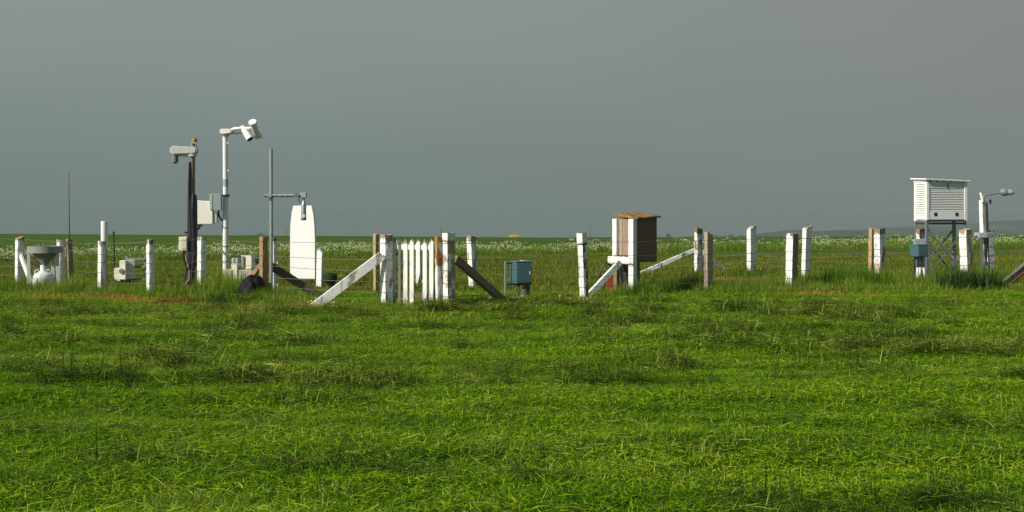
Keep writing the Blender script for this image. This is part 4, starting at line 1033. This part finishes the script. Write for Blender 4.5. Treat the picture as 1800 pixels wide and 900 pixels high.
# ---- wooden hut with lichened roof
A = At(23.4); an = FENCE_A; bM = rotz(an); z0 = gz(A.X(1110), A.Y)
cor = Vector((A.X(1120.5), A.Y, 0))
U = lambda u, w, z: cor + bM @ Vector((u, w, 0)) + Vector((0, 0, z))
rt = thing('instrument_hut', 'raised brown wooden hut with orange lichened roof and white corner posts', 'hut', (cor.x, cor.y, z0))
zb, zt = A.Z(461.5), A.Z(383)
uw, dw = .56, .57
MB().box(U(uw / 2 + .015, dw / 2, (zb + zt) / 2), (uw, dw - .02, zt - zb), bM).build('side_panel', M['darkboard'], rt, .004)
MB().box(U(-.006, .30, (A.Z(450) + zt - .02) / 2), (.018, .32, zt - .02 - A.Z(450)), bM).build('front_board', M['hardboard'], rt, .003)
MB().box(U(-.012, .475, (A.Z(450) + zt - .02) / 2), (.03, .08, zt - .02 - A.Z(450)), bM).build('batten', M['wood_beige'], rt, .003)
MB().box(U(.008, .008, (zb + zt) / 2), (.02, .02, zt - zb), bM).build('corner_trim', M['rustedge'], rt, .002)
pw1 = PW('hut_post_paint', .10, (.3, .27, .22), ends=.1)
MB().box(U(-.065, .075, (z0 - .2 + zt - .02) / 2), (.115, .145, zt - .02 - z0 + .2), bM).build('corner_post', pw1, rt, .007)
MB().box(U(-.055, .585, (A.Z(462) + zt - .02) / 2), (.10, .13, zt - .02 - A.Z(462)), bM).build('corner_post', pw1, rt, .007)
MB().box(U(-.045, .58, (z0 - .2 + A.Z(462)) / 2), (.09, .10, A.Z(462.2) - z0 + .2), bM).build('back_leg', M['brown_brace2'], rt, .006)
MB().box(U(.50, .50, (z0 - .2 + zb) / 2), (.07, .07, zb - z0 + .2), bM).build('back_leg', M['brown_brace2'], rt, .006)
cbz = A.Z(458)
cb = MB().box(U(-.142, .35, cbz), (.03, .76, A.m(13.5)), bM).build('cross_board', PW('cross_board_paint', .06), rt, .004)
for w in (.04, .66):
    for dz in (-.045, .045): MB().tube([U(-.156, w, cbz + dz), U(-.166, w, cbz + dz)], .012, 8).build('bolt', M['rustedge'], cb, smooth=True)
rz0, rz1 = A.Z(380.5), A.Z(378)
rf = MB().box(U(.255, .28, zt + .052), (.70, .74, .038), bM @ Matrix.Rotation(R(-3), 3, 'Y') @ Matrix.Rotation(R(7.0), 3, 'X'))
rf.build('roof', M['lichenroof'], rt, .006)
for (u_, w_) in ((-.04, .45), (-.05, .36)):
    MB().tube([U(u_, w_, zb + .02), U(u_ - .03, w_, zb - .25), U(u_ + .02, w_ - .05, z0 + .15), U(u_ - .05, w_ - .1, z0 - .03)], .014, 6).build('cable', M['black'], rt, smooth=True)
MB().tube([U(.2, .55, zb + .02), U(.2, .55, z0 - .1)], .11, 14).build('conduit', M['darksteel'], rt, smooth=True)

# red can on the ground under the hut
A = At(24.4); x0 = A.X(1073); z0 = gz(x0, A.Y)
rt = thing('fuel_can', 'faded orange red plastic can under the wooden hut', 'can', (x0, A.Y, z0))
MB().prism([(x0 - .10, z0 - .02), (x0 + .10, z0 - .02), (x0 + .105, A.Z(493)), (x0 + .06, A.Z(488)), (x0 - .06, A.Z(488)), (x0 - .10, A.Z(492))], .14, None, (0, A.Y, 0)).build('body', M['red'], rt, .02, seg=2)
MB().tube([(x0 - .05, A.Y, A.Z(489)), (x0 - .045, A.Y, A.Z(485)), (x0 + .04, A.Y, A.Z(485)), (x0 + .05, A.Y, A.Z(489))], .014, 8).build('handle', M['red'], rt, smooth=True)
MB().tube([(x0 + .07, A.Y, A.Z(490)), (x0 + .085, A.Y, A.Z(486))], .02, 10).build('cap', M['black'], rt, smooth=True)
# dark coil of hose behind it
A = At(24.8); x0 = A.X(1068); z0 = gz(x0, A.Y); pts = []
for k in range(60):
    a_ = k * .42; rr = .16 + .012 * math.sin(k * 1.7); pts.append((x0 + rr * math.cos(a_), A.Y + .002 * k, z0 + .33 + rr * 1.45 * math.sin(a_)))
o = MB().tube(pts, .016, 6).build('hose_coil', M['black'], None, smooth=True, origin=(x0, A.Y, z0))
tag(o, 'coil of black hose hanging upright under the left of the wooden hut', 'hose')

# ---- black drum lying in the grass
A = At(30.8); x0 = A.X(1143.5); z0 = gz(x0, A.Y)
rt = thing('black_drum', 'low black drum on the grass right of the wooden hut', 'drum', (x0, A.Y, z0))
MB().lathe([(.11, z0 - .05), (.118, z0), (.118, A.Z(486)), (.112, A.Z(484.5)), (.0, A.Z(484.3))], (x0, A.Y, 0), 24).build('body', M['black'], rt, smooth=True)
MB().lathe([(.122, A.Z(487.5)), (.126, A.Z(486.5)), (.126, A.Z(484.5)), (.122, A.Z(483.8)), (.10, A.Z(483.7))], (x0, A.Y, 0), 24).build('lid', M['darksteel'], rt, smooth=True)

# ---- louvred weather screen
A = At(28.7); an = R(17.6); bM = rotz(an)
cor = Vector((A.X(1629), A.Y, 0)); z0 = gz(A.X(1650), 29.2)
phi = math.atan2(1629 - CX, FOC)
sw, sdp = A.m(66) / math.cos(an + phi) * 1.03, A.m(21) / math.sin(an + phi) * 1.02
zb, zt = A.Z(386), A.Z(318.5)
U = lambda u, w, z: cor + bM @ Vector((u, w, 0)) + Vector((0, 0, z))
ctr = U(sw / 2, sdp / 2, 0)
rt = thing('weather_screen', 'white louvred weather screen raised on a dark steel lattice stand', 'weather screen', (ctr.x, ctr.y, z0))
WS = coated('screen_white_paint', (.80, .81, .78), .5, .12)
MB().box(U(sw / 2, sdp / 2, (zb + zt) / 2), (sw - .10, sdp - .10, zt - zb - .06), bM).build('inner_box', WS, rt)
for (u, w) in ((.04, .04), (sw - .04, .04), (.04, sdp - .04), (sw - .04, sdp - .04)):
    MB().box(U(u, w, (zb + zt) / 2 - .03), (.085, .085, zt - zb + .02), bM).build('corner_post', WS, rt, .005)
# front: head board, louvres, foot board with two dark vents
fr = MB().box(U(sw / 2, .025, zt - .095), (sw - .17, .035, .17), bM).build('head_board', M['teal2'], rt, .004)
fr.data.materials.clear(); fr.data.materials.append(coated('screen_white_roof_shade', (.55, .62, .59), .5, .15))  # darker greenish white paints the roof's shadow onto the head board
MB().box(U(sw * .52, .002, zt - .11), (.022, .012, .15), bM).build('hinge', M['black'], fr)
fb_ = MB().box(U(sw / 2, .025, zb + .105), (sw - .17, .04, .21), bM).build('foot_board', WS, rt, .004)
for f in (.22, .74): MB().box(U(sw * f, .003, zb + .135), (.085, .012, .085), bM).build('vent', M['black'], fb_)
zl0, zl1 = zb + .22, zt - .19
NL = 13
for k in range(NL):
    z = zl0 + (zl1 - zl0) * (k + .5) / NL
    MB().box(U(sw / 2, .030, z), (sw - .18, .055, .010), bM @ Matrix.Rotation(R(42), 3, 'X')).build('louvre', WS, rt)
NS = 17; zs0, zs1 = zb + .10, zt - .07
for k in range(NS):
    z = zs0 + (zs1 - zs0) * (k + .5) / NS
    MB().box(U(.030, sdp / 2, z), (.055, sdp - .165, .010), bM @ Matrix.Rotation(R(-42), 3, 'Y')).build('side_louvre', WS, rt)
MB().box(U(.022, sdp / 2, zb + .05), (.035, sdp - .16, .09), bM).build('side_board', WS, rt, .004)
MB().box(U(.022, sdp / 2, zt - .035), (.035, sdp - .16, .07), bM).build('side_board', WS, rt, .004)
MB().box(U(sw / 2, sdp - .02, (zb + zt) / 2), (sw - .16, .03, zt - zb - .04), bM).build('back_panel', WS, rt)
MB().box(U(sw / 2, sdp / 2, zb + .0), (sw - .05, sdp - .05, .025), bM).build('floor', WS, rt)
rM = bM @ Matrix.Rotation(R(1.6), 3, 'Y') @ Matrix.Rotation(R(2.5), 3, 'X')
MB().box(U(sw / 2 - .01, sdp / 2, zt + .045), (sw + .12, sdp + .14, .035), rM).build('roof', WS, rt, .005)
MB().box(U(sw / 2, sdp / 2, zt + .005), (sw + .02, sdp + .02, .035), bM).build('roof_rail', WS, rt, .004)
for k in range(6): MB().box(U(sw * (.08 + .165 * k), .0, zt + .002), (.06, .06, .03), bM).build('roof_block', M['greysteel'], rt, .003)
legs = {}
for nm, (u, w) in {'fl': (.03, .03), 'fr': (sw - .03, .03), 'bl': (.03, sdp - .03), 'br': (sw - .03, sdp - .03)}.items():
    legs[nm] = (u, w)
    th = .085 if nm in ('fl', 'br') else .04
    MB().box(U(u, w, (zb + z0 - .15) / 2), (th, th * .6, zb - z0 + .15), bM).build('leg', M['greysteel'], rt, .004)
def brc(a, b, za, zb_, w=.012, h=.045):
    (u0, w0), (u1, w1) = legs[a], legs[b]
    MB().beam(U(u0, w0 - .02, za), U(u1, w1 - .02, zb_), w, h).build('brace', M['greysteel'], rt)
zt_, zlo = zb - .22, z0 + .06
brc('fl', 'fr', zt_, zlo); brc('fr', 'fl', zt_, zlo); brc('bl', 'br', zt_, zlo); brc('br', 'bl', zt_, zlo)
brc('fl', 'bl', zt_, zlo); brc('fr', 'br', zt_, zlo)
for (a, b) in (('fl', 'fr'), ('bl', 'br'), ('fl', 'bl'), ('fr', 'br')):
    (u0, w0), (u1, w1) = legs[a], legs[b]
    MB().beam(U(u0, w0, zb - .10), U(u1, w1, zb - .10), .03, .055).build('top_rail', M['darksteel'], rt)
MB().beam(U(0, .01, zb - .03), U(sw * .95, .01, zb - .03), .03, .045).build('top_rail', M['darksteel'], rt)

# ---- grey pillar with teal box under the screen
A = At(27.9); Y = A.Y; z0 = gz(A.X(1615), Y)
rt = thing('power_pedestal', 'grey pillar with a small teal box and white pipes below the weather screen', 'pedestal', (A.X(1615), Y, z0))
MB().box((A.X(1619), Y + .1, (A.Z(420) + z0 - .1) / 2), (A.m(21), .05, A.Z(420) - z0 + .1), rotz(R(12))).build('pillar', M['bluegrey'], rt, .006)
an = R(22); bM = rotz(an); phi = math.atan2(1609 - CX, FOC)
w, dpt = A.m(17) / math.cos(an + phi), A.m(14) / math.sin(an + phi)
cc_ = Vector((A.X(1608.5), Y - .2, 0)) + bM @ Vector((w / 2, dpt / 2, 0)); zt, zb = A.Z(430), A.Z(451)
b = MB().box((cc_.x, cc_.y, (zt + zb) / 2), (w, dpt, zt - zb), bM).build('teal_box', M['teal'], rt, .01)
MB().box(cc_ + bM @ Vector((0, -dpt / 2 - .005, (zt + zb) / 2)), (w * .88, .012, (zt - zb) * .85), bM).build('door', M['teal'], b, .003)
MB().box(cc_ + bM @ Vector((0, 0, zt + .005)), (w + .015, dpt + .015, .012), bM).build('lid', M['teal2'], b, .003)
for (xa, xb) in ((1606, 1605.5), (1612, 1609), (1618, 1621)):
    MB().tube([A.P(xa, 450, -.05), A.P((xa + xb) / 2 + 1, 472, -.06), (A.X(xb), Y - .08, z0 - .05)], .022, 8).build('cable', M['black'], rt, smooth=True)
for (xa, xb) in ((1610.5, 1609), (1615, 1612), (1621, 1624)):
    MB().tube([A.P(xa, 470, -.1), A.P((xa + xb) / 2, 484, -.11), (A.X(xb), Y - .13, z0 - .05)], .03, 10).build('pipe', M['white'], rt, smooth=True)

# ---- lamp column
A = At(27.9); Y = A.Y; x0 = A.X(1727); z0 = gz(x0, Y)
rt = thing('lamp_column', 'peeling white lamp column with a round lamp on a bent arm', 'lamp', (x0, Y, z0))
LP = PW('lamp_column_paint', .26, (.26, .22, .17), side=.03, ends=.1)
H = A.Z(352)
MB().box((x0 + .02, Y, (H + z0 - .2) / 2), (A.m(8.2) , A.m(7.5), H - z0 + .2), (Matrix.Rotation(R(-1.6), 3, 'Y') @ rotz(R(30)))).build('column', LP, rt, .007)
MB().tube([A.P(1724.5, 356, -.1), A.P(1723.5, 339)], .028, 10).build('spigot', M['cream'], rt, smooth=True)
am = MB().tube([A.P(1726, 352, -.09), A.P(1726, 346, -.09), A.P(1729, 343, -.09), A.P(1742, 341, -.09), A.P(1758, 338.5, -.09)], .022, 10).build('arm', M['greysteel'], rt, smooth=True)
ax = Vector((1, -.25, -.06)).normalized(); rotA = ax.to_track_quat('Z', 'Y').to_matrix()
hd = MB().lathe([(.02, -.07), (.06, -.05), (A.m(6.6), 0), (A.m(6.9), .06), (A.m(6.2), .11), (.03, .112)], A.P(1759, 337.5, -.09), 24, rotA).build('lamp_head', M['greysteel'], rt, smooth=True)
MB().lathe([(A.m(4.6), .112), (A.m(5.2), .15), (A.m(4.9), .20), (A.m(3.6), .25), (A.m(1.3), .275)], A.P(1759, 337.5, -.09), 24, rotA).build('lamp_glass', M['glass'], hd, smooth=True)
MB().tube([A.P(1738, 341.5, -.09), A.P(1738, 353, -.09)], .003, 5).build('cord', M['black'], rt)
MB().lathe([(.012, A.Z(360)), (.016, A.Z(357)), (A.m(2.2), A.Z(355.8)), (A.m(2.2), A.Z(351.8)), (.01, A.Z(350.8))], (A.X(1738), Y - .09, 0), 12).build('pendant', M['black'], rt, smooth=True)
b = qbox(A, 1712, 1736.5, 408.5, 417.5, .24, R(8), -.13).build('junction_box', M['bluegrey'], rt, .006)
MB().box((A.X(1731), Y - .27, A.Z(413)), (A.m(9), .02, A.m(8)), rotz(R(8))).build('lid', M['greysteel'], b, .003)
for k, (xa, xm, xb) in enumerate(((1730.5, 1731, 1730), (1732, 1734, 1735), (1728, 1728.5, 1733))):
    MB().tube([A.P(xa, 356 if k < 2 else 418, -.10), A.P(xa + .5, 400, -.13) if k < 2 else A.P(xa, 430, -.13), A.P(xm, 450, -.12), A.P(xb, 466, -.12), (A.X(xb + 3), Y - .15, z0 - .03)], .017, 7).build('cable', M['black'], rt, smooth=True)

# ---- far things
A = At(330); zg = gz(A.X(904), 330)
rt = thing('yellow_board', 'small yellow board far off on the skyline', 'board', (A.X(904), 330, zg))
b = MB().box(A.P(904, 416.3), (A.m(16.4), .35, A.m(6.4)), rotz(R(12))).build('face', M['yellow'], rt, .05)
for dx in (-4.2, 3.8): MB().box(A.P(904 + dx, 416.0, -.2), (A.m(5), .06, A.m(1.8)), rotz(R(12))).build('marking', coated('dull_ochre', (.60, .34, .01), .5, .1), b)
for dx in (-6, 6): MB().box((A.X(904 + dx), 330, (zg - .3 + A.Z(419)) / 2), (.12, .12, A.Z(419) - zg + .4)).build('leg', M['pole_far'], rt)
def far_pole(px, top, Y, label, arm=None, r=.09):
    A = At(Y); zg = gz(A.X(px), Y)
    rt = thing('utility_pole', label, 'utility pole', (A.X(px), Y, zg))
    MB().tube([(A.X(px), Y, zg - .5), (A.X(px), Y, A.Z(top))], [r * 1.2, r], 8).build('pole', M['pole_far'], rt, smooth=True)
    if arm: MB().box((A.X(px), Y, A.Z(top + 1.6)), (A.m(arm), .12, .14)).build('cross_arm', M['pole_far'], rt)
far_pole(503, 400, 420, 'far wooden pole with a crossarm left of the white panel', 7, .10)
far_pole(1037.5, 396, 520, 'thin far mast on the skyline left of the wooden hut', None, .12)
far_pole(774.5, 402, 480, 'faint far pole on the skyline above the gate', 3, .09)

# distant trees and bushes: trunk, limbs and a crown of many leaf clumps
FOL = blade_mat('far_foliage', [(0, (.010, .024, .008)), (.5, (.024, .05, .014)), (1, (.05, .085, .025))], .15, .3, .5)
def far_tree(name, label, cat, px, top, wpx, Y, seed, n=420, trunk=.25, grp=None, flat=1.0):
    A = At(Y); x0 = A.X(px); zg = gz(x0, Y); H = A.Z(top) - zg; Wd = A.m(wpx); rg = np.random.default_rng(seed)
    rt = thing(name, label, cat, (x0, Y, zg), 0, grp)
    tk = MB().tube([(x0, Y, zg - .3), (x0 + .05 * Wd, Y, zg + H * .45), (x0 + .02 * Wd, Y, zg + H * .75)], [.05 * H, .035 * H, .012 * H], 8)
    for k in range(5):
        a_ = rg.random() * 6.28
        tk.tube([(x0 + .03 * Wd, Y, zg + H * rg.uniform(.2, .5)), (x0 + math.cos(a_) * Wd * .3, Y + math.sin(a_) * Wd * .3, zg + H * rg.uniform(.55, .85))], [.018 * H, .006 * H], 5)
    tk.build('trunk', M['pole_far'], rt)
    lob = [(rg.normal(0, .22) * Wd, rg.normal(0, .22) * Wd, rg.uniform(trunk + .12, .86) * H, rg.uniform(.12, .24)) for _ in range(10)]
    V, F, T = [], [], []
    for i in range(n):
        lx, ly, lz, lr = lob[rg.integers(0, 10)]; d_ = rg.normal(0, 1, 3); d_ /= np.linalg.norm(d_); q = lr * rg.uniform(.5, 1.05)
        c = np.array([x0 + lx + d_[0] * q * Wd, Y + ly + d_[1] * q * Wd, zg + min(H * rg.uniform(.93, 1.0), max(trunk * H, lz + d_[2] * q * H * flat))])
        s_ = H * rg.uniform(.025, .06); e1 = rg.normal(0, 1, 3); e1 /= np.linalg.norm(e1); e2 = np.cross(e1, rg.normal(0, 1, 3)); e2 /= np.linalg.norm(e2)
        b = len(V); V += [c - e1 * s_, c + e2 * s_ * .7, c + e1 * s_, c - e2 * s_ * .7]; T += [rg.uniform(.1, .9)] * 4; F.append((b, b + 1, b + 2, b + 3))
    me = bpy.data.meshes.new('crown'); me.from_pydata([tuple(v - np.array([x0, Y, zg])) for v in V], [], F); me.update()
    a = me.attributes.new('tint', 'FLOAT', 'POINT'); a.data.foreach_set('value', np.array(T, np.float32)); me.materials.append(FOL)
    o = bpy.data.objects.new('crown', me); COL.objects.link(o); o.parent = rt
far_tree('tree', 'lone small dark tree on the skyline right of the wooden hut', 'tree', 1175, 411.5, 12, 380, 3, 500, .35)
GT = 'low bushes along the skyline'
for i, (px, tp, w, lab) in enumerate([(432, 411.5, 16, 'low dark bush on the skyline, left end of the clump by the brown post'), (443, 410.5, 16, 'low dark bush in the middle of the clump by the brown post'),
                                      (455, 408, 12, 'tallest bush of the skyline clump left of the brown post'), (464, 410.5, 12, 'low bush half behind the head of the brown post'),
                                      (1262, 412.5, 16, 'small bush on the skyline just right of the bare beige post'), (1281, 411, 22, 'wide bush on the skyline between the bare beige post and the clean white one'),
                                      (1300, 413, 18, 'low bush on the skyline left of the clean upright white post')]):
    far_tree('bush', lab, 'bush', px, tp, w, 400 if px < 900 else 330, 20 + i, 420, .02, GT)
# wood along the far right ridge
A = At(2080); rg = np.random.default_rng(5); V, F, T = [], [], []
for i in range(2600):
    px = rg.uniform(1722, 1860); tp = np.interp(px, [1722, 1735, 1760, 1790, 1820, 1860], [396.5, 389.5, 390.5, 387.5, 389.5, 395]) + 2.2 * (vnoise(np.array([px / 5.0]), np.array([1.0]), 3)[0] - .5)
    y = rg.uniform(tp, tp + 9); c = np.array([A.X(px), 2080 + rg.normal(0, 25), A.Z(y)]); s_ = rg.uniform(1.0, 2.6)
    e1 = rg.normal(0, 1, 3); e1 /= np.linalg.norm(e1); e2 = np.cross(e1, rg.normal(0, 1, 3)); e2 /= np.linalg.norm(e2)
    b = len(V); V += [c - e1 * s_, c + e2 * s_, c + e1 * s_, c - e2 * s_]; T += [rg.uniform(.1, .9)] * 4; F.append((b, b + 1, b + 2, b + 3))
o = mesh_from('far_wood', V, F, T, [FOL]); COL.objects.link(o)
tag(o, 'hazy wood along the crest of the far hill at the right', 'wood', kind='stuff')
